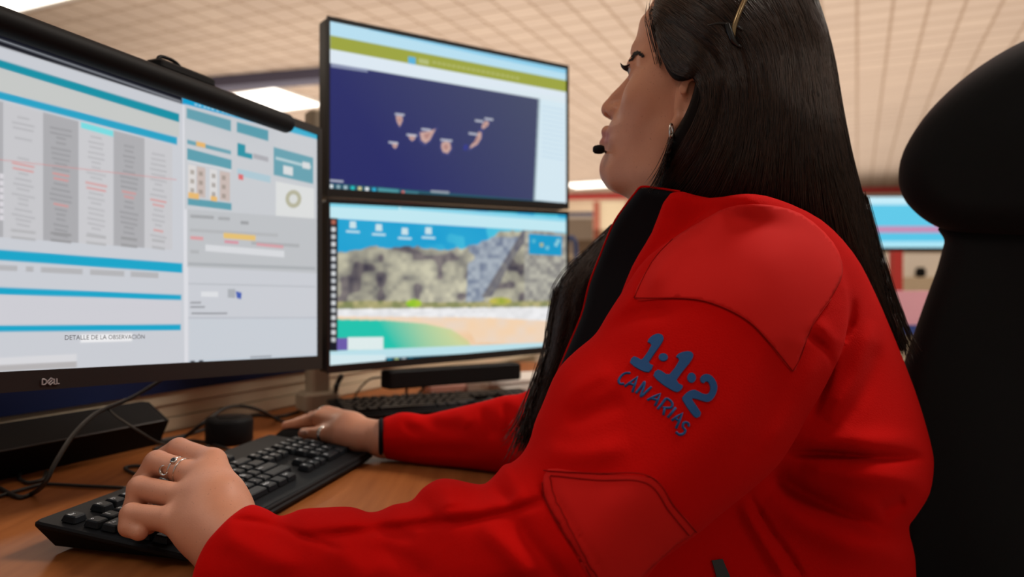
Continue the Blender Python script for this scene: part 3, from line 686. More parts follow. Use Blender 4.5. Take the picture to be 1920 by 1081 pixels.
S1.poly([(36, 915), (1300, 1022), (1300, 1060), (36, 955)], (30, 84, 104), 1, Z3); S1.poly([(1165, 470), (1312, 498), (1300, 1022), (1138, 1008)], (216, 236, 246), 1, Z3); S1.poly([(1163, 468), (1172, 470), (1146, 1012), (1136, 1010)], (150, 170, 180), 1, Z3)
for k in range(12): y = 505+k*24; S1.poly([(1180, y), (1300, y+22), (1300, y+30), (1180, y+8)], (190, 216, 236), .5, Z3)
for k, c in enumerate(((230, 240, 244), (150, 180, 190), (170, 196, 206), (30, 200, 200), (220, 210, 150), (236, 242, 246), (40, 180, 220))): x = 52+k*38; y = 924+k*3; S1.poly([(x, y), (x+18, y+2), (x+18, y+20), (x, y+18)], c, 1, Z3)
S1.poly([(310, 942), (420, 952), (420, 980), (310, 970)], (74, 150, 160), 1, Z3); S1.poly([(436, 956), (525, 964), (525, 990), (436, 982)], (60, 124, 140), 1, Z3); S1.poly([(436, 958), (450, 960), (450, 975), (436, 973)], (226, 110, 100), 1, Z3); S1.poly([(590, 955), (688, 962), (688, 974), (590, 967)], (190, 200, 206), .6, Z3); S1.poly([(52, 898), (125, 904), (125, 914), (52, 908)], (200, 206, 220), .8, Z3)
S1.build(t1, .95)
t2, O2, h2 = stacked(372, 700, 'lower black monitor showing a beach and rocky hill')
S2 = Screen(O2+eR*.006+UP*.014, eR, UP, wR-.012, h2-.022, 440, 240, (10, 170, 216)); Z4 = (600, 360, .3516)
zg = None
ii, jj = np.meshgrid(np.arange(S2.rw)+.5, np.arange(S2.rh)+.5)
W3 = S2.O+S2.e*(ii/S2.rw*S2.w)[..., None]+S2.up*(jj/S2.rh*S2.h)[..., None]
PXs = 960+F*W3[..., 0]/W3[..., 1]; PYs = 540.5-F*(W3[..., 2]-CAMZ)/W3[..., 1]; ZX = (PXs-600)/.3516; ZY = (PYs-360)/.3516
sh = S2.R.shape[:2]; n1, n2, n3 = vnoise(sh, (5, 8), 1), vnoise(sh, (15, 22), 2), vnoise(sh, (34, 56), 3)
def setm(mask, col): S2.R[mask] = col[mask] if isinstance(col, np.ndarray) and col.ndim == 3 else s2l(col)
ls = lambda a, b, k: s2l(a)+(s2l(b)-s2l(a))*np.clip(k, 0, 1)[..., None]
setm(ZY > 0, ls((2, 158, 212), (70, 196, 226), np.clip((ZX-500)/500, 0, 1)*(n2 > .62)+.25*n1))
ridge = np.interp(ZX, [60, 200, 300, 380, 500, 640, 760, 830, 900, 960, 1000, 1320], [326, 312, 288, 298, 290, 308, 300, 278, 246, 214, 204, 216])+(n3-.5)*16
rock = ls((78, 78, 90), (196, 192, 168), .15+1.15*(n2*.62+n3*.38-.14)+.3*(n1-.5)); rock = rock*(.85+.35*n1[..., None]); rock = np.where((n2 < .3)[..., None], rock*np.array([.6, .55, .68]), rock)
setm(ZY > ridge, rock)
fall = (ZX > 790+(ZY-330)*-.05) & (ZX+ (ZY-220)*.62 < 1090) & (ZY > np.maximum(ridge, 240)) & (ZX+(ZY-220)*.30 > 840+90*(n2-.5)); setm(fall & (ZY < 590), ls((112, 124, 148), (176, 186, 196), n3))
setm((ZX+(ZY-220)*.62 > 1070) & (ZX+(ZY-220)*.62 < 1106+24*n1) & (ZY > ridge) & (ZY < 560), ls((92, 92, 108), (130, 128, 128), n3))
setm((ZX > 1090) & (ZY > ridge) & (ZY < 600), ls((128, 126, 126), (192, 190, 176), n3))
setm((ZY > 575+12*n1) & (ZY < 640) & (ZX < 1300), ls((120, 130, 84), (190, 180, 130), n3))
setm((np.hypot((ZX-500)/42, (ZY-592)/22) < 1), ls((110, 190, 40), (190, 210, 60), n3)); setm((np.hypot((ZX-960)/60, (ZY-580)/20) < 1), ls((150, 170, 60), (206, 190, 90), n3))
setm(ZY > 622-(ZX-100)*.01, ls((226, 226, 228), (246, 246, 248), n3))
sand0 = np.interp(ZX, [60, 560, 900, 1300], [662, 664, 668, 690]); setm(ZY > sand0, ls((248, 214, 178), (238, 218, 200), n2))
wat = np.interp(ZX, [60, 350, 560, 700, 790, 830], [676, 682, 700, 730, 790, 860]); setm((ZY > wat) & (ZX < 840), ls((28, 198, 176), (206, 218, 160), (ZX-330+(700-ZY)*.6)/360+.1*n1))
wet = np.clip(1-np.abs(ZX-820-(ZY-760)*1.6)/150, 0, 1)*np.clip((ZY-735)/40, 0, 1)*(ZY > wat-60); S2.R = S2.R*(1-.6*wet[..., None])+.6*wet[..., None]*s2l((242, 188, 128))
S2.blur(3)
S2.poly([(45, 845), (1190, 800), (1190, 850), (45, 940)], (190, 228, 238), 1, Z4); S2.poly([(350, 880), (1300, 835), (1300, 870), (350, 915)], (24, 78, 98), 1, Z4); S2.poly([(45, 865), (350, 865), (350, 915), (45, 935)], (214, 236, 242), 1, Z4)
for k in range(6): x = 360+k*38; S2.poly([(x, 884-k), (x+22, 883-k), (x+22, 902-k), (x, 904-k)], [(30, 150, 180), (200, 220, 150), (220, 230, 236), (60, 170, 200), (40, 160, 190), (230, 200, 120)][k], .9, Z4)
S2.poly([(45, 40), (1310, 142), (1310, 216), (45, 140)], (196, 236, 246), 1, Z4); S2.poly([(45, 42), (420, 72), (420, 96), (45, 78)], (110, 210, 234), .8, Z4); S2.poly([(430, 72), (1310, 142), (1310, 160), (430, 92)], (120, 212, 238), .8, Z4)
S2.poly([(48, 138), (96, 142), (94, 845), (46, 845)], (14, 22, 34), 1, Z4)
for k in range(17): y = 160+k*39; c = [(190, 110, 90), (206, 210, 214), (225, 228, 230)][0 if k == 0 else 1+(k % 2)]; S2.poly([(62, y-11), (84, y-10), (84, y+13), (62, y+12)], c, .9, Z4)
for (x, y) in ((176, 180), (314, 195), (452, 215), (578, 212)): S2.poly([(x-16, y-24), (x+16, y-22), (x+18, y+14), (x-18, y+12)], (214, 236, 240), .9, Z4); S2.poly([(x-36, y+24), (x+36, y+28), (x+36, y+40), (x-36, y+36)], (206, 236, 244), .8, Z4)
S2.poly([(1112, 222), (1288, 236), (1286, 340), (1112, 330)], (8, 156, 206), 1, Z4)
for (x, y, c) in ((1180, 282, (190, 190, 120)), (1210, 298, (120, 200, 220)), (1258, 280, (150, 214, 226)), (1268, 262, (150, 214, 226)), (1138, 262, (90, 190, 216))): S2.poly([(x-10, y-10), (x+10, y-10), (x+8, y+10), (x-8, y+10)], c, .9, Z4)
S2.poly([(92, 776), (148, 775), (148, 840), (92, 842)], (108, 92, 172), 1, Z4); S2.poly([(148, 772), (338, 770), (338, 836), (148, 840)], (226, 240, 240), 1, Z4)
S2.build(t2, .95)
# speaker bar under the lower screen
a = on_screen(S2, 726, 700); b = on_screen(S2, 973, 684); e = (b-a)/np.linalg.norm(b-a); c = (a+b)/2-UP*.012-nR*.01
v, f = rbox(c, e, nR, UP, np.linalg.norm(b-a), .04, .034, .006); tag(obj('soundbar', v, f, black), 'black bar speaker hanging below the beach screen', 'speaker')
# support column
t = thing('support_column', 'beige post with round foot holding the stacked monitors', 'monitor stand', (-.40, 1.56, DESK))
pc = np.array([(595-960)/F*1.5, 1.5, 0])
v, f = rbox(pc+UP*(DESK+.30), eR*np.array([1, 1, 0]), nR, UP, .042, .042, .60, .01); obj('pole', v, f, mat('beige_metal', (.40, .32, .23), .5), t)
v, f = rbox(pc+UP*(DESK+.02), eR*np.array([1, 1, 0]), nR, UP, .075, .06, .04, .012); obj('base', v, f, MATS['beige_metal'], t)
for (S_, z) in ((S1, CAMZ+.32), (S2, CAMZ+.0)):
    m_ = S_.O+S_.e*.26+UP*S_.h/2-nR*.037; z = m_[2]
    v, f = tube([pc+UP*z, (pc+UP*z+m_-nR*.06)/2, m_-nR*.03], .014, 10, 3); obj('bracket', v, f, MATS['beige_metal'], t, True)
    v, f = rbox(m_-nR*.012, S_.e, UP, nR, .1, .1, .024); obj('mount_plate', v, f, black, t)

# ================================================================== KEYBOARDS
keym = mat('key_black', (.005, .007, .010), .5, spec=.2); legm = mat('legend', (.75, .80, .85), .6)
def key_layout(big=True):
    """(x, y, w, h, legend) in key units; x from the left end, y from the back"""
    K = []
    def row(y, items, x=0.0):
        for it in items:
            if isinstance(it, (int, float)): x += it; continue
            s, w = it if isinstance(it, tuple) else (it, 1.0)
            K.append((x, y, w, 1.0, s)); x += w
    row(0, ['Esc', 1, 'F1', 'F2', 'F3', 'F4', .5, 'F5', 'F6', 'F7', 'F8', .5, 'F9', 'F10', 'F11', 'F12'])
    row(1.35, ['º', '1', '2', '3', '4', '5', '6', '7', '8', '9', '0', "'", '¡', ('<', 2)])
    row(2.35, [('Tab', 1.5), 'Q', 'W', 'E', 'R', 'T', 'Y', 'U', 'I', 'O', 'P', '^', '+', ('', 1.5)])
    row(3.35, [('Mayus', 1.75), 'A', 'S', 'D', 'F', 'G', 'H', 'J', 'K', 'L', 'Ñ', '´', ('Intro', 2.25)])
    row(4.35, [('', 1.25), '<', 'Z', 'X', 'C', 'V', 'B', 'N', 'M', ',', '.', '-', ('', 2.75)])
    row(5.35, [('Ctrl', 1.25), ('', 1.25), ('Alt', 1.25), ('', 6.25), ('AltGr', 1.25), ('', 1.25), ('Ctrl', 1.25)], 0)
    x = 15.35
    row(1.35, ['Ins', 'Ini', 'Re'], x); row(2.35, ['Sup', 'Fin', 'Av'], x); row(4.35, [1, '^'], x); row(5.35, ['<', 'v', '>'], x)
    x = 18.7
    row(1.35, ['Bl', '/', '*', '-'], x); row(2.35, ['7', '8', '9'], x); row(3.35, ['4', '5', '6'], x); row(4.35, ['1', '2', '3'], x); row(5.35, [('0', 2), '.'], x)
    K.append((x+3, 2.35, 1, 2, '+')); K.append((x+3, 4.35, 1, 2, ''))
    return K
def keyboard(label, BL, L, U, length, depth, zb, zf, legends, thick=.017):
    """BL: back left corner; the top plane falls from zb at the back to zf at the front"""
    ey = np.array([U[0]*depth, U[1]*depth, zf-zb]); ey /= np.linalg.norm(ey); ex = np.array(L, float); n = np.cross(ey, ex); n = n if n[2] > 0 else -n
    O = np.array([BL[0], BL[1], zb]); t = thing('keyboard', label, 'keyboard', O+ex*length/2+ey*depth/2-n*thick)
    c = O+ex*length/2+ey*depth/2
    s = MB(); s.add(*rbox(c-n*.003, ex, ey, n, length, depth, .006, .006)); top = [O+ex*a+ey*b-n*.005 for a, b in ((.002, .002), (length-.002, .002), (length-.002, depth-.002), (.002, depth-.002))]
    bot = [np.array([q[0], q[1], z]) for q, z in zip([O+ex*a+ey*b for a, b in ((.014, .012), (length-.014, .012), (length-.014, depth-.006), (.014, depth-.006))], (DESK+.005, DESK+.005, DESK+.0015, DESK+.0015))]
    s.add(top+bot, [(0, 1, 2, 3), (7, 6, 5, 4), (1, 0, 4, 5), (2, 1, 5, 6), (3, 2, 6, 7), (0, 3, 7, 4)])
    s.build('case', black, t)
    # raised rim at the front edge, feet at the back
    v, f = tube([O+ex*.006+ey*(depth-.006), O+ex*(length-.006)+ey*(depth-.006)], .004, 8, 1, False); obj('front_rim', v, f, black, t, True)
    for q in (.04, length-.04):
        b = O+ex*q+ey*.022; v, f = rbox((b[0], b[1], DESK+.0035), ex, np.array([U[0], U[1], 0]), UP, .022, .006, .0065); obj('foot', v, f, black, t)
    K = key_layout(); u = (length-.018)/22.75; uy = min(u*1.02, (depth-.034)/6.5)
    for (x, y, w, h, s) in K:
        x0 = .009+x*u; y0 = .020+y*uy; cc = O+ex*(x0+w*u/2)+ey*(y0+h*uy/2)+n*.0035
        v, f = rbox(cc, ex, ey, n, w*u-.0016, h*uy-.0016, .007, .0022, 2, .0014); kk = obj('key', v, f, keym, t)
        if legends and s: text_mesh(s, .0082 if len(s) == 1 else .0050, cc+n*.0035-ey*.001-ex*(w*u/2-.0062 if w <= 1 else w*u/2-.008), ex, -ey, n, legm, kk, 'legend', .0003)
    return t, O, ex, ey, n
K1 = keyboard('black keyboard under the left hand, nearest the camera', P(60, 976, .686)[:2], KL, KU, .420, .165, CAMZ-.2134, CAMZ-.2345, True, .010)
K2L = np.array([.913, .407, 0]); K2L /= np.linalg.norm(K2L)
K2 = keyboard('second black keyboard below the stacked monitors, behind the far arm', (-.365, 1.47), K2L, np.array([K2L[1], -K2L[0], 0]), .42, .145, CAMZ-.218, CAMZ-.230, False, .012)

# ================================================================== SMALL THINGS ON THE DESK
# long black speaker lying under the wide monitor
sd = RA.copy(); sn = RB.copy(); e0 = np.array([-.592, 1.16, DESK])+RB*.028+RA*.028
prof = [(0, 0), (.024, .041), (-.024, .068), (-.060, .055), (-.064, 0)]
V = []; n = len(prof)
for s_ in (0, -.012, -.55): V += [e0+sd*(s_ if s_ else 0)+sn*a*(1 if s_ else .93)+UP*b*(1 if s_ else .96) for a, b in prof]
Fc = [(l*n+i, (l+1)*n+i, (l+1)*n+(i+1) % n, l*n+(i+1) % n) for l in range(2) for i in range(n)]+[tuple(range(n)), tuple(range(3*n-1, 2*n-1, -1))]
t = thing('soundbar', 'long black wedge speaker lying on the desk below the wide monitor', 'speaker', e0-sd*.27); obj('body', V, Fc, black, t)
v, f = tube([e0+sn*.0245+UP*.0415-sd*.012, e0+sn*.0245+UP*.0415-sd*.55], .0011, 6, 1, False); obj('edge_trim', v, f, mat('dark_grey', (.05, .045, .045), .5), t)
c = P(430, 830, 1.19); v, f = lathe((c[0], c[1], DESK), [(.033, 0), (.036, .004), (.0365, .034), (.034, .040), (.02, .041)], 40); t = thing('hub', 'small round black hub on the desk behind the keyboard', 'hub', (c[0], c[1], DESK)); obj('body', v, f, black, t, True)
v, f = lathe((c[0], c[1], DESK+.0405), [(.0, 0), (.018, .0), (.018, .002), (.0, .002)], 30); obj('cap', v, f, blackg, t)
cab = mat('cable_black', (.012, .011, .011), .5); cabg = mat('cable_worn', (.06, .055, .05), .5)
def dk(px, py, r=.003):   # a point on the desk top under a pixel
    z = CAMZ-DESK-r; d = z*F/(py-540.5); return P(px, py, d)
def lift(px, py, d): return P(px, py, d)
cable('cable', [lift(312, 706, 1.08), lift(250, 744, 1.04), lift(185, 772, .98), lift(140, 812, .92), lift(105, 865, .86), lift(84, 905, .84), dk(60, 925), dk(30, 930), dk(-30, 898)], .0028, cab, 'thick black cable hanging from the wide monitor down to the desk')
cable('cable', [lift(200, 764, 1.0), lift(222, 783, .99), lift(258, 806, .97), lift(300, 830, 1.0), dk(345, 838), dk(392, 836)], .0016, cabg, 'thin grey cable arching over the wedge speaker')
cable('cable', [dk(-20, 935), dk(60, 912), dk(88, 907), dk(150, 910), dk(236, 914)], .0022, cab, 'black cable running flat to the near keyboard')
cable('cable', [dk(40, 880), dk(36, 895), dk(52, 904), dk(80, 898), dk(86, 884)], .0024, cab, 'black cable end coiled beside the wedge speaker')
cable('cable', [dk(290, 842), dk(340, 822), lift(385, 790, 1.2), lift(420, 766, 1.26), lift(450, 761, 1.3), lift(485, 768, 1.3), dk(520, 786), dk(548, 796)], .0032, cab, 'black cable rising in a bow over the round hub')
cable('cable', [dk(300, 826), dk(360, 812), dk(430, 788), dk(480, 778), dk(520, 781), dk(560, 772)], .003, cab, 'black cable along the foot of the back panel')
cable('cable', [dk(262, 834), dk(320, 828), dk(370, 826), dk(430, 842)], .0022, cab, 'black cable passing in front of the round hub')
cable('cable', [dk(300, 884), dk(262, 873), dk(234, 877), dk(262, 890), dk(300, 892)], .0022, cab, 'short looped black cable behind the left hand')
cable('cable', [lift(640, 705, 1.42), lift(634, 716, 1.44), lift(630, 728, 1.45), dk(630, 742)], .005, cab, 'thick black cable dropping beside the beige post')
cable('cable', [lift(770, 714, 1.5), lift(764, 726, 1.55), lift(762, 736, 1.6), dk(770, 744, .003)], .003, cab, 'black cable hanging under the beach screen, left one of a pair')
cable('cable', [lift(802, 712, 1.52), lift(796, 724, 1.56), lift(786, 736, 1.6), dk(778, 742, .003)], .003, cab, 'black cable hanging under the beach screen, right one of a pair')
cable('cable', [lift(735, 708, 1.44), lift(700, 708, 1.5), lift(680, 722, 1.52), lift(668, 738, 1.55), dk(664, 750)], .002, cabg, 'thin dark cable looping left of the hanging speaker bar')
# mouse under the right hand
mc = P(575, 806, 1.165); mdir = KL
G_, lo = sdf_grid((mc[0]-.08, mc[1]-.08, DESK-.004), (mc[0]+.08, mc[1]+.08, DESK+.06), .003)
ex_ = np.stack([-KU, KL, UP]); md = sd_ell(G_, (mc[0], mc[1], DESK+.004), (.055, .030, .030), ex_); md = smax(md, -(G_[2]-DESK-.001), .003)
v, q = surface_nets(md); v = lo+v*.003; v = relax(v, q, 2)
t = thing('mouse', 'black computer mouse under the right hand', 'mouse', (mc[0], mc[1], DESK)); obj('shell', v, q, black, t, True)
w_ = np.array([mc[0], mc[1], DESK+.028])-KU*.034
v, f = lathe(w_-KL*.003, [(.005, 0), (.007, .001), (.007, .005), (.005, .006)], 16, KL); obj('scroll_wheel', v, f, blackg, t, True)
# papers on the far side of the desk
pm = mat('paper', (.70, .66, .62), .8)
a = dk(952, 737, 0); t_ = thing('paper_stack', 'stack of white papers at the far edge of the desk beside the hair', 'papers', (a[0], a[1], DESK))
for k in range(5):
    ang = .3*random.uniform(-1, 1)+.5; x_ = np.array([math.cos(ang), math.sin(ang), 0]); y_ = np.cross(UP, x_)
    v, f = rbox((a[0]+.03, a[1]+.05, DESK+.004+k*.007), x_, y_, UP, .21, .16, .0065); obj('sheets', v, f, pm, t_)
a = dk(830, 737, 0); v, f = rbox((a[0], a[1]+.05, DESK+.008), np.array([.9, .43, 0]), np.array([-.43, .9, 0]), UP, .10, .07, .016, .004); tag(obj('notebook', v, f, mat('pink_card', (.45, .22, .17), .8)), 'small reddish notebook behind the second keyboard', 'notebook')
# ================================================================== PERSON
BASE = np.array([.36, .76, 0.0])
person = thing('person', 'seated person in red fleece jacket with long dark hair, typing and looking at screens', 'person', BASE)
fleece = mat('red_fleece', (.55, .0035, .0025), .95, spec=.06, bump=(700, .45, .0008), sheen=.14)
def fleece_nodes(m):
    pass
softshell = mat('red_softshell', (.60, .011, .009), .85, spec=.10, bump=(1500, .2, .0003), sheen=.08)
lining = mat('black_lining', (.006, .006, .008), .9, spec=.15)

# ---------------- jacket: torso, near sleeve, far sleeve in one skin
SU, SD = 4.0, .004
Fr = Frustum(330, 1800, 320, 1350, .40, 1.16, SU, SD)
U, V = Fr.U, Fr.V
torso = [(1258, 361), (1330, 371), (1400, 363), (1460, 374), (1540, 412), (1600, 474), (1640, 547), (1680, 640), (1700, 690), (1722, 750), (1744, 826), (1751, 870), (1743, 925), (1717, 968), (1704, 990), (1715, 1040), (1718, 1090), (1722, 1200), (1730, 1330), (1120, 1330), (1085, 1200), (1060, 1000), (1062, 800), (1100, 670), (1150, 585), (1185, 500), (1222, 436)]
# creases: (polyline, depth (m), width (px)) - negative depth is a ridge
def folds(L):
    g = np.zeros(U.shape)
    for pts, a, w in L:
        p = crom(pts, 6); best = np.full(U.shape, 1e18); par = np.zeros(U.shape); n = len(p)-1
        for i in range(n):
            (x0, y0), (ex, ey) = p[i], p[i+1]-p[i]
            t = np.clip(((U-x0)*ex+(V-y0)*ey)/(ex*ex+ey*ey+1e-9), 0, 1); d2 = (U-x0-t*ex)**2+(V-y0-t*ey)**2
            b = d2 < best; best = np.where(b, d2, best); par = np.where(b, (i+t)/n, par)
        g += a*np.exp(-best/w**2)*np.clip(np.minimum(par, 1-par)*4+.12, 0, 1)
    return g
tors_f = folds([
    ([(1478, 846), (1560, 850), (1640, 856), (1745, 858)], -.016, 9), ([(1478, 828), (1560, 826), (1640, 826), (1740, 828)], .008, 20), ([(1500, 880), (1600, 892), (1745, 900)], .010, 22),
    ([(1450, 880), (1490, 915), (1570, 955), (1670, 1000)], -.020, 20), ([(1440, 930), (1520, 985), (1600, 1020), (1690, 1040)], .010, 30),
    ([(1404, 925), (1440, 985), (1480, 1040), (1510, 1090)], -.006, 5), ([(1390, 940), (1430, 1010), (1480, 1090)], .008, 12),
    ([(1602, 560), (1592, 610), (1565, 660), (1545, 720), (1520, 780)], -.016, 10), ([(1640, 600), (1620, 660), (1590, 730), (1550, 790)], .010, 18),
    ([(1650, 640), (1625, 720), (1580, 800)], -.006, 16), ([(1700, 940), (1650, 960)], -.012, 14)])
near_t = [(1258, 361, .665), (1400, 365, .60), (1330, 400, .655), (1222, 436, .66), (1150, 585, .68), (1062, 800, .71), (1460, 390, .61), (1540, 420, .63), (1640, 547, .665), (1550, 560, .625), (1700, 690, .685), (1600, 700, .668), (1640, 850, .65), (1740, 870, .68), (1500, 900, .672), (1640, 1000, .65), (1300, 1000, .665), (1400, 1100, .650), (1700, 1100, .67), (1120, 1330, .62), (1700, 1330, .66), (1400, 700, .63)]
far_t = [(1222, 436, .84), (1330, 371, .90), (1540, 412, .90), (1640, 547, .87), (1740, 870, .87), (1700, 1330, .90), (1120, 1330, .92), (1062, 800, .92), (1150, 585, .88), (1400, 800, .94)]
R_t = [(1258, 361, .012), (1222, 436, .020), (1150, 585, .03), (1062, 800, .05), (1330, 371, .025), (1400, 365, .03), (1540, 412, .06), (1640, 547, .085), (1700, 690, .085), (1751, 870, .07), (1717, 968, .06), (1718, 1090, .08), (1400, 800, .09), (1400, 1330, .1)]
Fr.plate(torso, near_t, far_t, R_t, 0, tors_f)
sleeve = [(1290, 430), (1345, 385), (1420, 376), (1490, 398), (1548, 452), (1588, 540), (1584, 640), (1545, 728), (1517, 775), (1487, 830), (1455, 876), (1400, 925), (1350, 965), (1316, 994), (1275, 1025), (1237, 1053), (1205, 1090), (1150, 1135), (1050, 1172), (900, 1182), (740, 1170), (600, 1158), (470, 1146), (400, 1145), (330, 1140), (270, 1120), (275, 1060), (310, 1000), (370, 955), (420, 940), (458, 943), (480, 946), (503, 955), (524, 966), (545, 961), (568, 953), (616, 950), (652, 949), (673, 953), (690, 959), (711, 957), (738, 945), (771, 938), (792, 915), (820, 898), (847, 897), (879, 904), (906, 907), (925, 893), (944, 871), (958, 867), (977, 852), (993, 825), (1003, 790), (1018, 755), (1037, 709), (1055, 681), (1083, 654), (1116, 626), (1139, 589), (1168, 545), (1215, 480)]
mid_s = [(400, 1050, .605), (520, 1050, .59), (700, 1060, .565), (900, 1040, .55), (1080, 1080, .545), (1150, 950, .56), (1250, 800, .59), (1330, 680, .61), (1400, 560, .63), (1450, 480, .645), (1290, 430, .655), (1120, 630, .62), (1050, 720, .60), (1000, 830, .58), (1580, 560, .665), (1500, 800, .62), (1330, 980, .575)]
hw = [(400, 1050, .040), (520, 1050, .044), (700, 1060, .045), (900, 1040, .052), (1100, 1060, .065), (1250, 800, .066), (1400, 560, .062), (1450, 480, .055), (1290, 430, .030), (1580, 560, .05), (1120, 630, .045), (1500, 800, .06), (1000, 830, .05)]
mid = rbf(mid_s, U, V); HW = rbf(hw, U, V)
slv_f = folds([
    ([(560, 1005), (640, 1000), (760, 985), (900, 972), (1000, 945), (1030, 925)], -.006, 9), ([(540, 985), (700, 975), (900, 950), (990, 925)], .006, 18),
    ([(430, 972), (470, 975), (520, 985), (570, 1005), (640, 1030)], -.006, 6), ([(415, 1000), (470, 1030), (560, 1060)], .005, 24),
    ([(690, 960), (720, 990), (780, 1010)], -.007, 14), ([(792, 915), (800, 950), (830, 980)], -.005, 16), ([(925, 893), (935, 920), (960, 940)], -.008, 14), ([(845, 905), (850, 950)], .006, 20),
    ([(960, 960), (990, 1010), (1030, 1060), (1060, 1100)], -.006, 16), ([(900, 980), (960, 1040), (1000, 1090)], .006, 22),
    ([(1000, 830), (1050, 850), (1110, 850), (1180, 830)], .005, 24), ([(1060, 790), (1120, 770), (1170, 745)], -.005, 18), ([(1040, 760), (1090, 720), (1150, 690)], .004, 18),
    ([(1130, 620), (1190, 590), (1260, 580)], -.006, 16), ([(1190, 540), (1230, 470), (1280, 420), (1330, 395)], -.010, 12), ([(1215, 550), (1260, 480), (1310, 440)], .006, 16), ([(1160, 590), (1200, 520), (1235, 460)], .008, 12),
    ([(1510, 625), (1545, 650), (1562, 680), (1560, 700)], -.012, 6), ([(1530, 600), (1570, 640), (1580, 660)], .006, 12),
    ([(1480, 640), (1440, 760), (1380, 880)], -.004, 26), ([(1540, 660), (1500, 760), (1440, 850)], .006, 18),
    ([(1015, 900), (1022, 930), (1050, 985), (1085, 1040), (1115, 1095)], -.005, 5), ([(1036, 890), (1042, 925), (1075, 985), (1110, 1040), (1140, 1095)], -.0025, 4),
    ([(700, 1020), (760, 1050), (800, 1090)], -.005, 22), ([(620, 1020), (660, 1060), (690, 1100)], .004, 25)])
def plate_fields(Fr, poly, dn, df, r, k, disp, clip=None):
    p = crom(poly, 3, True); sd_ = poly_sd(p, Fr.U, Fr.V); dc = (dn+df)/2; T = np.maximum((df-dn)/2, .002); r = np.minimum(r, T)
    m = sd_*dc/F; a = np.maximum(r-m, 0); T = T+(disp*np.clip(m/.02, 0, 1) if disp is not None else 0)
    ui = np.where((m > -.05).any(1))[0]; vi = np.where((m > -.05).any(0))[0]; us = slice(ui[0], ui[-1]+1); vs = slice(vi[0], vi[-1]+1)
    ks = slice(max(0, np.searchsorted(Fr.d, dn[us, vs].min()-.05)), np.searchsorted(Fr.d, df[us, vs].max()+.05)); D = Fr.d[ks]
    q = np.maximum(np.abs(D[None, None]-dc[us, vs, None].astype(np.float32))-(T-r)[us, vs, None].astype(np.float32), 0)
    g = np.sqrt(q*q+a[us, vs, None].astype(np.float32)**2)-r[us, vs, None].astype(np.float32)
    if clip is not None: g = smax(g, clip[us, vs, None].astype(np.float32), .006)
    b = Fr.f[us, vs, ks]; Fr.f[us, vs, ks] = smin(b, g, k) if k > 0 else np.minimum(b, g)
cl_ = crom([(520, 900), (470, 940), (432, 968), (402, 998), (384, 1021), (367, 1057), (358, 1100), (355, 1180)], 4)
clipN = (np.interp(V, cl_[:, 1], cl_[:, 0])-U)*.6/F*.85
plate_fields(Fr, sleeve, mid-HW, mid+HW, HW*.98, .006, slv_f, clipN)
fsl = [(670, 792), (725, 781), (749, 773), (771, 773), (798, 777), (825, 771), (860, 763), (906, 752), (947, 741), (985, 734), (1030, 690), (1080, 610), (1150, 530), (1250, 490), (1300, 600), (1200, 760), (1100, 880), (1000, 893), (928, 885), (879, 878), (798, 871), (744, 863), (680, 850), (660, 820)]
mid2 = rbf([(717, 815, 1.058), (800, 820, 1.038), (900, 815, 1.005), (1000, 800, .975), (1150, 600, .93), (1250, 550, .90)], U, V)
hw2 = rbf([(717, 815, .039), (800, 820, .040), (900, 815, .044), (1000, 800, .05), (1150, 600, .055), (1250, 550, .06)], U, V)
fs_f = folds([([(755, 778), (765, 800), (790, 812)], -.004, 10), ([(800, 780), (830, 800), (870, 805)], -.005, 12), ([(900, 755), (912, 790), (930, 820)], -.006, 10), ([(940, 745), (955, 790), (960, 850)], -.006, 10), ([(860, 770), (880, 800)], .004, 14), ([(975, 740), (985, 800)], .005, 14), ([(740, 850), (820, 845), (900, 850)], -.003, 14)])
plate_fields(Fr, fsl, mid2-hw2, mid2+hw2, hw2*.98, .01, fs_f, (717+8*np.sin((V-790)/20)*0-U)*1.06/F)
v, q = Fr.mesh(2)
jacket = obj('jacket', v, q, fleece, person, True)
JB = bvh_of(jacket)
print('jacket', len(v))
# sewn-on parts of the jacket
yoke = [(1224, 492), (1190, 559), (1240, 560), (1290, 560), (1345, 572), (1400, 600), (1440, 640), (1484, 695), (1497, 668), (1520, 612), (1555, 560), (1578, 510), (1560, 455), (1500, 402), (1430, 384), (1370, 388), (1310, 420), (1262, 450)]
v, f = patch_on(JB, crom(yoke, 3, True), 6, .0012, .004); obj('shoulder_patch', v, f, softshell, jacket, True, 'smoother red shoulder patch')
elbow = [(1030, 880), (1070, 882), (1120, 888), (1215, 893), (1232, 905), (1260, 946), (1303, 992), (1268, 1016), (1202, 1078), (1175, 1115), (1115, 1100), (1070, 1015), (1028, 940), (1020, 910)]
v, f = patch_on(JB, crom(elbow, 2, True), 6, .0016, .004); obj('elbow_patch', v, f, softshell, jacket, True, 'smoother red elbow patch')
seam = mat('red_seam', (.30, .006, .005), .95, spec=.05)
for pts in ([(1190, 560), (1290, 561), (1345, 573), (1400, 601), (1440, 641), (1484, 695)], [(1190, 559), (1224, 492), (1262, 450)], [(1484, 695), (1499, 668), (1520, 612), (1556, 560)], [(1035, 893), (1120, 901), (1210, 905), (1252, 957), (1288, 999)], [(1022, 884), (1120, 888), (1217, 893), (1262, 948), (1302, 993)], [(1033, 895), (1040, 935), (1085, 1020), (1125, 1090)], [(1020, 905), (1028, 940), (1070, 1015), (1110, 1090)]):
    v, f = stroke_on(JB, pts, .0005, .0021 if pts[0][1] > 800 else .0012); obj('seam', v, f, seam, jacket, True)
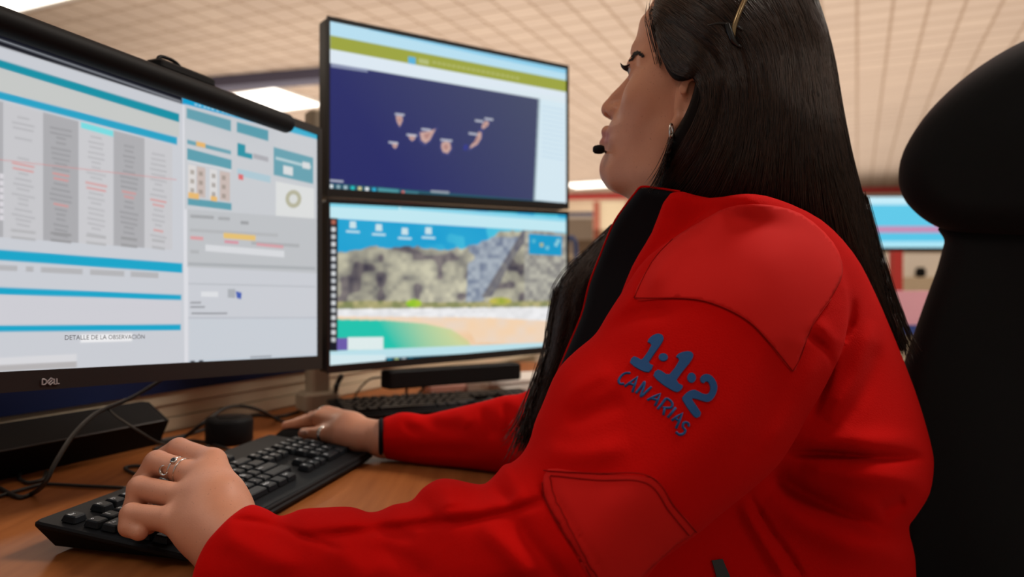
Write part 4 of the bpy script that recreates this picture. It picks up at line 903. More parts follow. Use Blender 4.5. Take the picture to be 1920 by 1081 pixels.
# embroidery
Z5 = lambda L: [(1120+.2312*x, 590+.2312*y) for x, y in L]
emb = mat('blue_thread', (.008, .075, .24), .7, spec=.3, bump=(2500, .5, .0004))
one = [(410, 225), (435, 185), (480, 160), (520, 163), (538, 190), (515, 245), (418, 386), (452, 412), (418, 468), (340, 445), (268, 392), (300, 342), (345, 362), (372, 360), (442, 250)]
oneb = [(638, 345), (665, 315), (730, 298), (768, 310), (776, 340), (745, 395), (640, 530), (690, 575), (680, 605), (645, 628), (590, 605), (520, 560), (455, 495), (490, 448), (530, 465), (585, 485), (665, 370)]
two = [(838, 545), (833, 512), (860, 485), (905, 485), (945, 520), (968, 580), (957, 640), (922, 692), (880, 706), (830, 692), (785, 680), (765, 690), (836, 795), (802, 836), (760, 800), (688, 690), (700, 655), (740, 620), (790, 610), (850, 640), (888, 643), (910, 620), (912, 580), (895, 545), (877, 540), (860, 555)]
dots = [[(cx+rx*math.cos(k), cy+ry*math.sin(k)) for k in np.linspace(0, 2*math.pi, 14)[:-1]] for cx, cy, rx, ry in ((535, 347, 37, 31), (762, 512, 35, 40))]
for p_ in (one, oneb, two, *dots):
    v, f = patch_on(JB, crom(Z5(p_), 2, True), 2.2, .0012, .002, 4); obj('embroidery', v, f, emb, jacket, False, 'blue 1·1·2 numerals and dots on the sleeve')
for st in ([(268, 474), (228, 474), (192, 500), (174, 535), (186, 560), (218, 560)], [(222, 582), (272, 545), (326, 505), (306, 560), (285, 628)], [(258, 556), (304, 572)], [(312, 636), (350, 590), (383, 545), (372, 600), (352, 662), (400, 622), (438, 585)], [(405, 692), (458, 664), (510, 640), (490, 690), (468, 738)], [(436, 678), (488, 692)],
           [(488, 765), (525, 720), (560, 680), (604, 712), (596, 752), (530, 752)], [(545, 756), (540, 782), (535, 812)], [(570, 832), (602, 795), (635, 752)], [(602, 857), (645, 824), (687, 795), (664, 860), (636, 920)], [(628, 838), (664, 862)], [(738, 905), (738, 882), (716, 870), (695, 882), (694, 912), (712, 935), (698, 962), (662, 970), (636, 948)]):
    v, f = stroke_on(JB, crom(Z5(st), 2) if len(st) > 5 else Z5(st), .00095, .0003, 1 if len(st) <= 5 else 3); obj('embroidery', v, f, emb, jacket, True, 'blue stitched letters of the word Canarias')
# black lining of the open collar, red piping along its edge
Fl = Frustum(1030, 1300, 330, 760, .64, .90, 3, .003)
lin = [(1203, 352), (1235, 354), (1275, 362), (1300, 380), (1280, 470), (1220, 560), (1160, 640), (1090, 720), (1045, 745), (1046, 700), (1065, 654), (1092, 589), (1106, 533), (1125, 483), (1150, 422), (1172, 388), (1192, 362)]
Fl.plate(lin, [(1200, 352, .698), (1235, 354, .692), (1160, 440, .735), (1120, 500, .77), (1050, 700, .79), (1280, 370, .684), (1240, 470, .71)], [(1200, 352, .716), (1235, 354, .71), (1160, 440, .755), (1120, 500, .79), (1050, 700, .82), (1280, 370, .704), (1240, 470, .74)], .008, 0, None, 2)
v, q = Fl.mesh(2); lo_ = obj('collar_lining', v, q, lining, jacket, True, 'black inside of the collar')
LB = bvh_of(lo_)
pip = [P(x, y, d) for x, y, d in ((1275, 359, .690), (1236, 353, .698), (1204, 350, .706), (1191, 362, .712), (1171, 388, .728), (1149, 422, .745), (1124, 483, .775), (1105, 533, .79), (1091, 589, .80), (1064, 654, .808), (1045, 700, .81))]
v, f = tube(pip, .0012, 6, 5); obj('collar_piping', v, f, fleece, lo_, True, 'thin red edge of the collar')
# black cuff of the far sleeve, pocket zip
cf = [P(715, 820+32*math.sin(a), 1.06-.034*math.cos(a)) for a in np.linspace(0, 2*math.pi, 13)[:-1]]
v, f = tube(cf, .004, 8, 5, True, True); obj('cuff', v, f, lining, jacket, True, 'black cuff of the far sleeve')
v, f = patch_on(JB, [(1334, 1050), (1354, 1047), (1370, 1085), (1376, 1110), (1352, 1112), (1344, 1085)], 4, .002, .003); obj('pocket_zip', v, f, blackg, jacket, False, 'black pocket zip')

# ---------------- head
phi = math.radians(24.0)
hf = np.array([-math.cos(phi), math.sin(phi), 0]); hs = np.array([-math.sin(phi), -math.cos(phi), 0]); HD = .765
HO = P(1290, 200, HD)
def sag(px, py, s=0.0):
    """pixel -> (forward, up) on the plane at side offset s"""
    r = P(px, py, 1.0)-np.array(CAMP); o = HO+hs*s; t = ((o-np.array(CAMP))@hs)/(r@hs); w = np.array(CAMP)+r*t-o; return (w@hf, w[2])
def hw3(f, s, t): return HO+hf*f+hs*s+UP*t
face_px = [(1222, 36), (1210, 52), (1205, 72), (1201, 88), (1197, 101), (1197, 114), (1197, 128), (1195, 142), (1190, 156), (1181, 175), (1170, 200), (1160, 218), (1153, 228), (1147, 238), (1145, 250), (1146, 260), (1144, 270), (1144, 280), (1143, 290), (1140, 300), (1140, 316), (1144, 332), (1154, 341), (1168, 346), (1182, 352), (1220, 362), (1290, 372), (1400, 330), (1480, 250), (1500, 150), (1490, 40), (1440, -15), (1360, -42), (1290, -36), (1245, -4)]
prof = np.array([sag(*p) for p in face_px])
hstep = .0017
lo = (-.14, -.085, -.135); hi = (.115, .085, .17)
Gh, _ = sdf_grid(lo, hi, hstep); Fh, Sh, Th = Gh[0][:, 0, :], None, Gh[2][:, 0, :]
sdp = poly_sd(crom(prof, 4, True), Fh, Th)
def hctl(L): return [(*sag(x, y), w) for x, y, w in L]
Wd_ = rbf([(f*1000, t*1000, w) for f, t, w in hctl([(1200, 60, .060), (1240, 60, .066), (1330, 20, .070), (1400, 100, .073), (1290, 150, .071), (1230, 160, .063), (1195, 120, .048), (1170, 180, .034), (1200, 190, .052), (1240, 210, .064), (1200, 250, .052), (1150, 250, .034), (1140, 310, .024), (1170, 330, .034), (1220, 330, .047), (1250, 290, .056), (1280, 230, .066), (1400, 250, .06), (1290, 360, .05), (1450, 200, .066)])], Fh*1000, Th*1000, 60)
Rd_ = rbf([(f*1000, t*1000, w) for f, t, w in hctl([(1200, 60, .046), (1300, -40, .07), (1400, 100, .075), (1195, 120, .036), (1170, 180, .032), (1150, 250, .028), (1140, 310, .022), (1180, 340, .026), (1230, 340, .035), (1290, 150, .06), (1480, 150, .07)])], Fh*1000, Th*1000, 60)
Rd_ = np.minimum(Rd_, Wd_)
S3 = Gh[1]
a_ = np.maximum(Rd_-sdp, 0)[:, None, :]; qq = np.maximum(np.abs(S3)-(Wd_-Rd_)[:, None, :], 0); hd = np.sqrt(qq**2+a_**2)-Rd_[:, None, :]
def hp(px, py, s=0.0): f, t = sag(px, py, s); return np.array([f, s, t])
# nose: bridge ridge and tip, wings, nostrils
def plate_local(poly_px, W_, R_, k, f0):
    pl = np.array([sag(*p) for p in poly_px]); sd_ = poly_sd(crom(pl, 4, True), Fh, Th)[:, None, :]
    r = np.minimum(R_, W_); g = np.sqrt(np.maximum(np.abs(S3)-(W_-r), 0)**2+np.maximum(r-sd_, 0)**2)-r; return smin(f0, g, k)
hd = plate_local([(1188, 132), (1178, 146), (1163, 163), (1148, 178), (1136, 195), (1133, 205), (1136, 213), (1144, 217), (1154, 221), (1170, 215), (1190, 180), (1195, 140)], .0105, .0085, .008, hd)
hd = sd_chain(Gh, [hp(1155, 207, .010), hp(1148, 209, .0085)], [.0070, .0060], hd, .005); hd = sd_chain(Gh, [hp(1155, 207, -.010), hp(1148, 209, -.0085)], [.0070, .0060], hd, .005)
hd = sd_chain(Gh, [hp(1142, 206, 0), hp(1148, 208, 0)], [.0078, .0085], hd, .006)
for sgn in (1, -1): hd = smax(hd, -sd_ell(Gh, hp(1143, 215.5, .0065*sgn), (.0045, .0028, .003)), .003)
# lips
hd = sd_chain(Gh, [hp(1158, 259, .018), hp(1148, 252, .011), hp(1139, 247, 0), hp(1148, 252, -.011), hp(1158, 259, -.018)], [.003, .0048, .0058, .0048, .003], hd, .004)
hd = sd_chain(Gh, [hp(1158, 262, .017), hp(1146, 267, .010), hp(1136, 269, 0), hp(1146, 267, -.010), hp(1158, 262, -.017)], [.003, .005, .0062, .005, .003], hd, .004)
hd = smax(hd, -sd_chain(Gh, [hp(1162, 261, .020), hp(1147, 259.5, .011), hp(1137, 259, 0), hp(1147, 259.5, -.011), hp(1162, 261, -.020)], [.0006, .0012, .0016, .0012, .0006]), .002)
# chin, cheek bones, brows, eye sockets
hd = smin(hd, sd_ell(Gh, hp(1156, 318, 0), (.017, .018, .017)), .015)
for sgn in (1, -1):
    hd = smin(hd, sd_ell(Gh, hp(1214, 182, .042*sgn), (.022, .017, .019)), .020)
    hd = sd_chain(Gh, [hp(1196, 100, .014*sgn), hp(1198, 98, .03*sgn), hp(1212, 108, .047*sgn)], [.005, .006, .006], hd, .012)
    ec_ = hp(1200, 131, .0315)*np.array([1, sgn, 1])
    hd = smax(hd, -sd_ell(Gh, ec_+np.array([.020, .002*sgn, 0]), (.017, .016, .011)), .010)
    hd = smin(hd, sd_ell(Gh, ec_, (.0136, .0136, .0136)), .006)
    hd = smax(hd, -sd_ell(Gh, ec_+np.array([.014, .001*sgn, -.001]), (.010, .0125, .0040)), .0015)
    hd = smin(hd, smax(sd_ell(Gh, ec_+np.array([-.001, 0, .004]), (.0142, .0142, .0125)), -(Gh[2]-ec_[2]-.0035), .002), .003)
# jaw, neck
hd = sd_chain(Gh, [hp(1262, 265, .050), hp(1240, 318, .044), hp(1170, 335, .016)], [.012, .013, .014], hd, .02)
hd = sd_chain(Gh, [hp(1262, 265, -.050), hp(1240, 318, -.044), hp(1170, 335, -.016)], [.012, .013, .014], hd, .02)
hd = sd_chain(Gh, [hp(1320, 230, 0), hp(1290, 370, 0), hp(1300, 470, 0)], [.055, .054, .058], hd, .02)
# near and far ear
for sgn in (1, -1):
    e_ = lambda x, y, s: hp(x, y, .0) if False else np.array([*sag(x, y, .072)])
    def ep(x, y, s):
        f, t = sag(x, y, .076); return np.array([f, s*sgn, t])
    hd = smin(hd, sd_ell(Gh, ep(1290, 190, .074), (.013, .006, .026)), .006)
    hd = sd_chain(Gh, [ep(1285, 196, .080), ep(1284, 170, .084), ep(1293, 148, .085), ep(1304, 143, .084), ep(1316, 152, .084), ep(1318, 176, .085), ep(1306, 205, .083), ep(1290, 222, .078)], [.0024, .0032, .0036, .0038, .0038, .0036, .0032, .0028], hd, .0025)
    hd = sd_chain(Gh, [ep(1274, 222, .075), ep(1267, 234, .074)], [.0055, .0062], hd, .005)
    hd = sd_chain(Gh, [ep(1275, 196, .073), ep(1272, 206, .073)], [.0042, .0042], hd, .004)
    hd = smax(hd, -sd_ell(Gh, ep(1284, 200, .084), (.005, .006, .009)), .004)
hd[:, 0] = .05; hd[:, -1] = .05; hd[0] = .05; hd[-1] = .05; hd[:, :, -1] = .05
v, q = surface_nets(hd); v = np.array(lo)+v*hstep; v = relax(v, q, 2)
HV_l = v; HV = HO+np.outer(v[:, 0], hf)+np.outer(v[:, 1], hs)+np.outer(v[:, 2], UP)
HQ = q[:, ::-1] if np.linalg.det(np.stack([hf, hs, UP])) < 0 else q
print('head', len(v))
# ---------------- hands
def hand(parts, lo, hi, cut_x, step=.0014):
    G, l0 = sdf_grid(lo, hi, step); f = None
    for pts, rad, k, ki in parts:
        f = sd_chain(G, pts, rad, f, k, ki)
    f[0] = .05; f[:, 0] = .05; f[:, -1] = .05; f[:, :, 0] = .05; f[:, :, -1] = .05
    v, q = surface_nets(f); v = l0+v*step; return relax(v, q, 2), q
p = lambda x, y, d: P(x, y, d)
w0 = p(432, 1018, .640); w1 = p(520, 1052, .610)
iM, iP, iD, iT = p(398, 866, .700), p(335, 842, .722), p(288, 868, .735), p(270, 905, .728)
mM, mP, mD, mT = p(372, 893, .684), p(294, 866, .700), p(266, 905, .700), p(268, 950, .690)
rM, rP, rD, rT = p(346, 932, .666), p(262, 914, .682), p(252, 952, .678), p(278, 985, .668)
kM, kP, kD, kT = p(318, 974, .648), p(247, 964, .660), p(243, 986, .655), p(262, 997, .648)
LH = [([w1, w0], [.0265, .026], .01, .01),
      ([w0, (w0+iM)/2+UP*.002, iM], [.022, .020, .0125], .016, .01), ([w0, (w0+mM)/2+UP*.003, mM], [.022, .020, .0120], .016, .01), ([w0, (w0+rM)/2+UP*.002, rM], [.022, .019, .0115], .016, .01), ([w0, (w0+kM)/2, kM], [.022, .018, .0110], .014, .01),
      ([iM, iP, iD, iT], [.0118, .0108, .0094, .0078], .006, .003), ([mM, mP, mD, mT], [.0118, .0108, .0096, .0080], .003, .003), ([rM, rP, rD, rT], [.0116, .0106, .0094, .0078], .003, .003), ([kM, kP, kD, kT], [.0110, .0098, .0088, .0074], .003, .003),
      ([p(440, 960, .668), p(404, 930, .712), p(372, 925, .735), p(345, 930, .745)], [.016, .012, .0098, .0078], .010, .004)]
lo = np.minimum.reduce([iT, iD, mP, kP, kT, rT, w0, iP])-.03; hi = np.maximum.reduce([iT, iD, mP, kP, kT, rT, w0, iM, w1])+.034
hi[0] = w1[0]
VL, QL = hand(LH, lo, hi, w1[0])
fw0 = p(722, 823, 1.062); fw1 = p(655, 806, 1.085)
RH = [([fw0+np.array([.03, -.01, 0]), fw0, fw1], [.026, .0245, .022], .01, .01),
      ([fw1, p(600, 786, 1.12), p(571, 791, 1.150), p(536, 798, 1.170)], [.020, .0125, .0088, .0072], .014, .003),           # index
      ([fw1, p(612, 777, 1.145), p(586, 782, 1.185), p(556, 792, 1.205)], [.020, .0128, .0092, .0074], .014, .003),         # middle
      ([fw1, p(628, 779, 1.165), p(602, 786, 1.20), p(580, 796, 1.215)], [.020, .012, .0088, .0072], .014, .003),           # ring
      ([fw1, p(648, 786, 1.17), p(630, 796, 1.20), p(610, 803, 1.21)], [.019, .011, .008, .0066], .014, .003),              # little
      ([p(672, 822, 1.068), p(634, 815, 1.070), p(602, 813, 1.085), p(570, 812, 1.105)], [.018, .0128, .0102, .0082], .012, .003)]  # thumb
pts_ = np.array([c for ch in RH for c in ch[0]]); lo = pts_.min(0)-.03; hi = pts_.max(0)+.03; hi[0] = fw0[0]+.008
VR, QR = hand(RH, lo, hi, fw0[0], .0015)
# ---------------- hidden arms and trunk carry the open ends on, so the body is one skin
def open_loop(q, n):
    e = {}
    for f in q:
        for i in range(4): e[(f[i], f[(i+1) % 4])] = 1
    b = {a: c for (a, c) in e if (c, a) not in e}; loops = []
    while b:
        s0, cur = b.popitem(); L = [s0]
        while cur != s0 and cur in b: L.append(cur); cur = b.pop(cur)
        loops.append(L)
    return max(loops, key=len) if loops else []
BV = [HV, VL, VR]; BQ = [HQ, QL, QR]; nb = [0, len(HV), len(HV)+len(VL)]
vv = [np.concatenate(BV)]; quads = [np.concatenate([HQ, QL+nb[1], QR+nb[2]])]; tot = len(vv[0])
shL, shR = P(1450, 520, .68), P(1180, 520, .93); ctr_ = P(1400, 700, .78)
def extend(q, off, V0, path, radii):
    global tot
    L = open_loop(q, 0)
    if len(L) < 8: return
    ring = V0[L]; c0 = ring.mean(0); r0 = np.linalg.norm(ring-c0, axis=1).mean(); prev = [i+off for i in L]; d0 = path[0]-c0; out = []; fq = []
    for pt_, rd in zip(path, radii):
        new = pt_+(ring-c0)*rd/r0; idx = list(range(tot, tot+len(L))); tot += len(L); out.append(new)
        for i in range(len(L)): j = (i+1) % len(L); fq.append((prev[j], prev[i], idx[i], idx[j]))
        prev = idx
    vv.append(np.concatenate(out)); quads.append(np.array(fq))
    c = tot; vv.append(np.array([path[-1]])); tot += 1
    quads.append(np.array([(prev[(i+1) % len(L)], prev[i], c, c) for i in range(len(L))]))
extend(QL, nb[1], VL, [P(640, 1060, .575), P(900, 1050, .555), P(1090, 1040, .555), P(1200, 880, .585), shL, P(1420, 560, .74)], [.027, .033, .034, .036, .036, .02])
extend(QR, nb[2], VR, [P(800, 820, 1.045), P(1000, 800, .98), P(1090, 690, .95), shR, P(1300, 560, .84)], [.026, .03, .034, .034, .02])
extend(HQ, 0, HV, [P(1330, 440, .79), P(1360, 520, .79), P(1400, 700, .80), P(1430, 1000, .80), P(1430, 1250, .80)], [.056, .075, .075, .075, .075])
bv = np.concatenate(vv); bq = np.concatenate(quads); tri = bq[bq[:, 2] == bq[:, 3]]; bq4 = bq[bq[:, 2] != bq[:, 3]]
# skin, with lips and finger nails as tones of the skin itself
def skin_mat():
    m = mat('skin', (.56, .25, .15), .46, spec=.35, sss=.08); nt = m.node_tree; b = nt.nodes['Principled BSDF']; N = nt.nodes.new; Lk = nt.links.new
    tc = N('ShaderNodeTexCoord'); n = N('ShaderNodeTexNoise'); n.inputs['Scale'].default_value = 28; n.inputs['Detail'].default_value = 5; Lk(tc.outputs['Object'], n.inputs['Vector'])
    r = N('ShaderNodeValToRGB'); r.color_ramp.elements[0].position = .3; r.color_ramp.elements[0].color = (.53, .232, .138, 1); r.color_ramp.elements[1].position = .72; r.color_ramp.elements[1].color = (.61, .282, .175, 1); Lk(n.outputs['Fac'], r.inputs[0])
    n2 = N('ShaderNodeTexNoise'); n2.inputs['Scale'].default_value = 520; n2.inputs['Detail'].default_value = 1; Lk(tc.outputs['Object'], n2.inputs['Vector'])
    r2 = N('ShaderNodeMapRange'); r2.inputs['From Min'].default_value = .70; r2.inputs['From Max'].default_value = .78; r2.inputs['To Max'].default_value = .45; Lk(n2.outputs['Fac'], r2.inputs['Value'])
    m1 = N('ShaderNodeMix'); m1.data_type = 'RGBA'; m1.inputs[7].default_value = (.16, .055, .035, 1); Lk(r2.outputs[0], m1.inputs[0]); Lk(r.outputs[0], m1.inputs[6])
    at = N('ShaderNodeAttribute'); at.attribute_name = 'lip'; m2 = N('ShaderNodeMix'); m2.data_type = 'RGBA'; m2.inputs[7].default_value = (.46, .17, .145, 1); Lk(at.outputs['Fac'], m2.inputs[0]); Lk(m1.outputs[2], m2.inputs[6])
    Lk(m2.outputs[2], b.inputs['Base Color'])
    bp = N('ShaderNodeBump'); bp.inputs['Strength'].default_value = .18; bp.inputs['Distance'].default_value = .0005; n3 = N('ShaderNodeTexNoise'); n3.inputs['Scale'].default_value = 700; Lk(tc.outputs['Object'], n3.inputs['Vector']); Lk(n3.outputs['Fac'], bp.inputs['Height']); Lk(bp.outputs[0], b.inputs['Normal'])
    return m
skin = skin_mat()
faces = [tuple(f) for f in bq4.tolist()]+[tuple(f[:3]) for f in tri.tolist()]
body = obj('body', bv, faces, skin, person, True)
X = HV_l; lipm = np.zeros(len(bv), np.float32)
lp = [hp(1158, 260, .018), hp(1146, 258, .010), hp(1136, 258, 0), hp(1146, 258, -.010), hp(1158, 260, -.018)]
dl = np.full(len(X), 1.0)
for a, b in zip(lp[:-1], lp[1:]):
    ab = b-a; t = np.clip(((X-a)@ab)/(ab@ab), 0, 1); dl = np.minimum(dl, np.linalg.norm(X-a-t[:, None]*ab, axis=1))
lipm[:len(X)] = np.clip((.0105-dl)/.003, 0, 1)
att = body.data.attributes.new('lip', 'FLOAT', 'POINT'); att.data.foreach_set('value', lipm)
BB = bvh_of(body)
# eyes, brows, lashes, nail
eyew = mat('eye_white', (.62, .56, .54), .15); eyei = mat('eye_iris', (.03, .012, .006), .1); hairm0 = mat('brow_hair', (.010, .006, .005), .7)
for sgn in (1, -1):
    c = hw3(*(hp(1200, 131, .0315)*np.array([1, sgn, 1]))); gaze = hf*.97+UP*.12; gaze /= np.linalg.norm(gaze)
    v, f = lathe(c, [(0.0001, -.0118)]+[(.0118*math.sin(a), -.0118*math.cos(a)) for a in np.linspace(.2, math.pi-.2, 14)]+[(.0001, .0118)], 24, gaze); e_o = obj('eye', v, f, eyew, body, True)
    v, f = lathe(c, [(.0001, .0122), (.003, .0120), (.0056, .0107), (.0057, .0100)][::-1], 24, gaze); obj('iris', v, f, eyei, e_o, True)
br = [(1181, 104), (1187, 97), (1195, 95), (1202, 101), (1204, 108), (1197, 103), (1190, 102), (1184, 110), (1181, 118), (1179, 114)]
bz = np.array([sag(x, y, .03) for x, y in br])
mb = MB(); rr = random.Random(3)
for k in range(90):
    t_ = k/90; x = np.interp(t_, [0, .35, .7, 1], [1180, 1188, 1196, 1204]); y = np.interp(t_, [0, .35, .7, 1], [113, 101, 98, 106])
    a, n_ = cast(BB, x+rr.uniform(-1, 1), y+rr.uniform(-3.5, 3.5), .0002); b, n_2 = cast(BB, x+6, y+rr.uniform(-3, 4), .0008)
    if a is None or b is None or np.linalg.norm(a-b) > .012: continue
    mb.add(*tube([a, (a+b)/2+n_*.0004, b], [.0004, .0004, .0001], 4, 2))
if mb.v: mb.build('eyebrow', hairm0, body, False)
mb = MB()
for k in range(16):
    s_ = .018+.026*k/15; a = hw3(*(hp(1181+6*abs(k-6)/9, 127, .0315)*np.array([1, 0, 1])+np.array([0, s_, 0]))); mb.add(*tube([a, a+hf*.006-UP*.0008, a+hf*.010+UP*.003], [.0006, .0005, .0001], 4, 3))
for k in range(12):
    s_ = -.018-.026*k/11; a = hw3(*(hp(1181+6*abs(k-6)/9, 127, .0315)*np.array([1, 0, 1])+np.array([0, s_, 0]))); mb.add(*tube([a, a+hf*.006-UP*.0008, a+hf*.010+UP*.003], [.0006, .0005, .0001], 4, 3))
mb.build('eyelashes', hairm0, body, False)
nailm = mat('nail', (.52, .30, .25), .25)
v, f = patch_on(BB, [(561, 811), (563, 807), (570, 806), (577, 807), (578, 812), (570, 815), (563, 815)], 2, .0006, .002, 3)
if len(f): obj('finger_nail', v, f, nailm, body, True, 'pale thumb nail')

# ---------------- hair
hairmat = bpy.data.materials.new('dark_hair'); hairmat.use_nodes = True
_b = hairmat.node_tree.nodes['Principled BSDF']; _b.inputs['Base Color'].default_value = (.006, .0035, .0028, 1); _b.inputs['Roughness'].default_value = .55; _b.inputs['Specular IOR Level'].default_value = .08
Fh_ = Frustum(960, 1730, -140, 850, .60, .96, 4, .004)
back = [(1224, 22), (1236, -20), (1285, -105), (1370, -155), (1445, -135), (1502, -70), (1540, 25), (1563, 110), (1578, 200), (1596, 290), (1617, 370), (1640, 455), (1658, 530), (1680, 600), (1697, 652), (1683, 655), (1655, 610), (1620, 560), (1560, 500), (1480, 440), (1400, 420), (1320, 400), (1250, 380), (1228, 352), (1240, 318), (1252, 285), (1262, 254), (1272, 236), (1288, 206), (1300, 172), (1305, 142), (1292, 150), (1270, 152), (1254, 138), (1242, 112), (1232, 78), (1226, 48)]
nearb = [(1226, 40, .700), (1240, 110, .693), (1262, 140, .684), (1300, 145, .668), (1300, 200, .668), (1262, 252, .682), (1240, 320, .705), (1230, 350, .71), (1300, 60, .672), (1400, 0, .668), (1380, 120, .660), (1360, 220, .664), (1340, 320, .672), (1450, 200, .662), (1480, 60, .675), (1530, 100, .69), (1440, 330, .672), (1540, 350, .69), (1520, 420, .70), (1600, 480, .74), (1650, 560, .765), (1690, 650, .775), (1240, -20, .70), (1370, -110, .70)]
farb = [(1226, 40, .80), (1300, 0, .85), (1400, 100, .88), (1540, 150, .86), (1580, 300, .84), (1640, 480, .82), (1690, 650, .80), (1300, 250, .86), (1240, 340, .80), (1440, 420, .86)]
Rb = [(1224, 22, .02), (1240, -20, .04), (1370, -110, .09), (1500, -50, .09), (1540, 25, .085), (1578, 200, .07), (1617, 370, .05), (1658, 530, .025), (1690, 650, .012), (1235, 90, .006), (1254, 138, .006), (1300, 145, .005), (1306, 165, .006), (1290, 205, .006), (1262, 252, .008), (1235, 340, .012), (1400, 100, .08), (1350, 300, .02)]
U, V = Fh_.U, Fh_.V
wav = folds([([(1240, 40), (1290, 60), (1340, 110), (1352, 180), (1330, 260), (1290, 330)], -.004, 8), ([(1300, 0), (1370, 60), (1400, 160), (1390, 260), (1350, 350)], -.003, 8), ([(1250, 110), (1290, 120), (1320, 140)], .003, 10), ([(1420, -40), (1480, 80), (1500, 220), (1500, 340)], -.003, 9), ([(1500, 20), (1540, 140), (1560, 280), (1590, 400)], -.003, 8), ([(1340, 120), (1370, 200), (1350, 300)], .003, 12)])
Fh_.plate(back, nearb, farb, Rb, 0, wav)
lock = [(1195, 380), (1152, 424), (1120, 455), (1086, 489), (1062, 518), (1046, 545), (1039, 580), (1036, 620), (1030, 660), (1020, 692), (1011, 730), (1000, 768), (986, 808), (992, 822), (1010, 806), (1034, 760), (1060, 720), (1090, 680), (1120, 620), (1140, 560), (1160, 500), (1190, 440), (1215, 400)]
Fh_.plate(lock, [(1190, 400, .835), (1100, 520, .825), (1040, 620, .825), (1000, 790, .83)], [(1190, 400, .88), (1100, 520, .885), (1040, 620, .885), (1000, 790, .86)], [(1190, 400, .015), (1100, 520, .025), (1040, 620, .022), (1000, 790, .010)], 0, folds([([(1140, 450), (1080, 530), (1062, 620), (1030, 740)], -.004, 8), ([(1160, 470), (1110, 560), (1080, 640), (1040, 730)], -.004, 8)]))
v, q = Fh_.mesh(2)
hair = obj('hair', v, q, hairmat, person, True)
HB = bvh_of(hair)
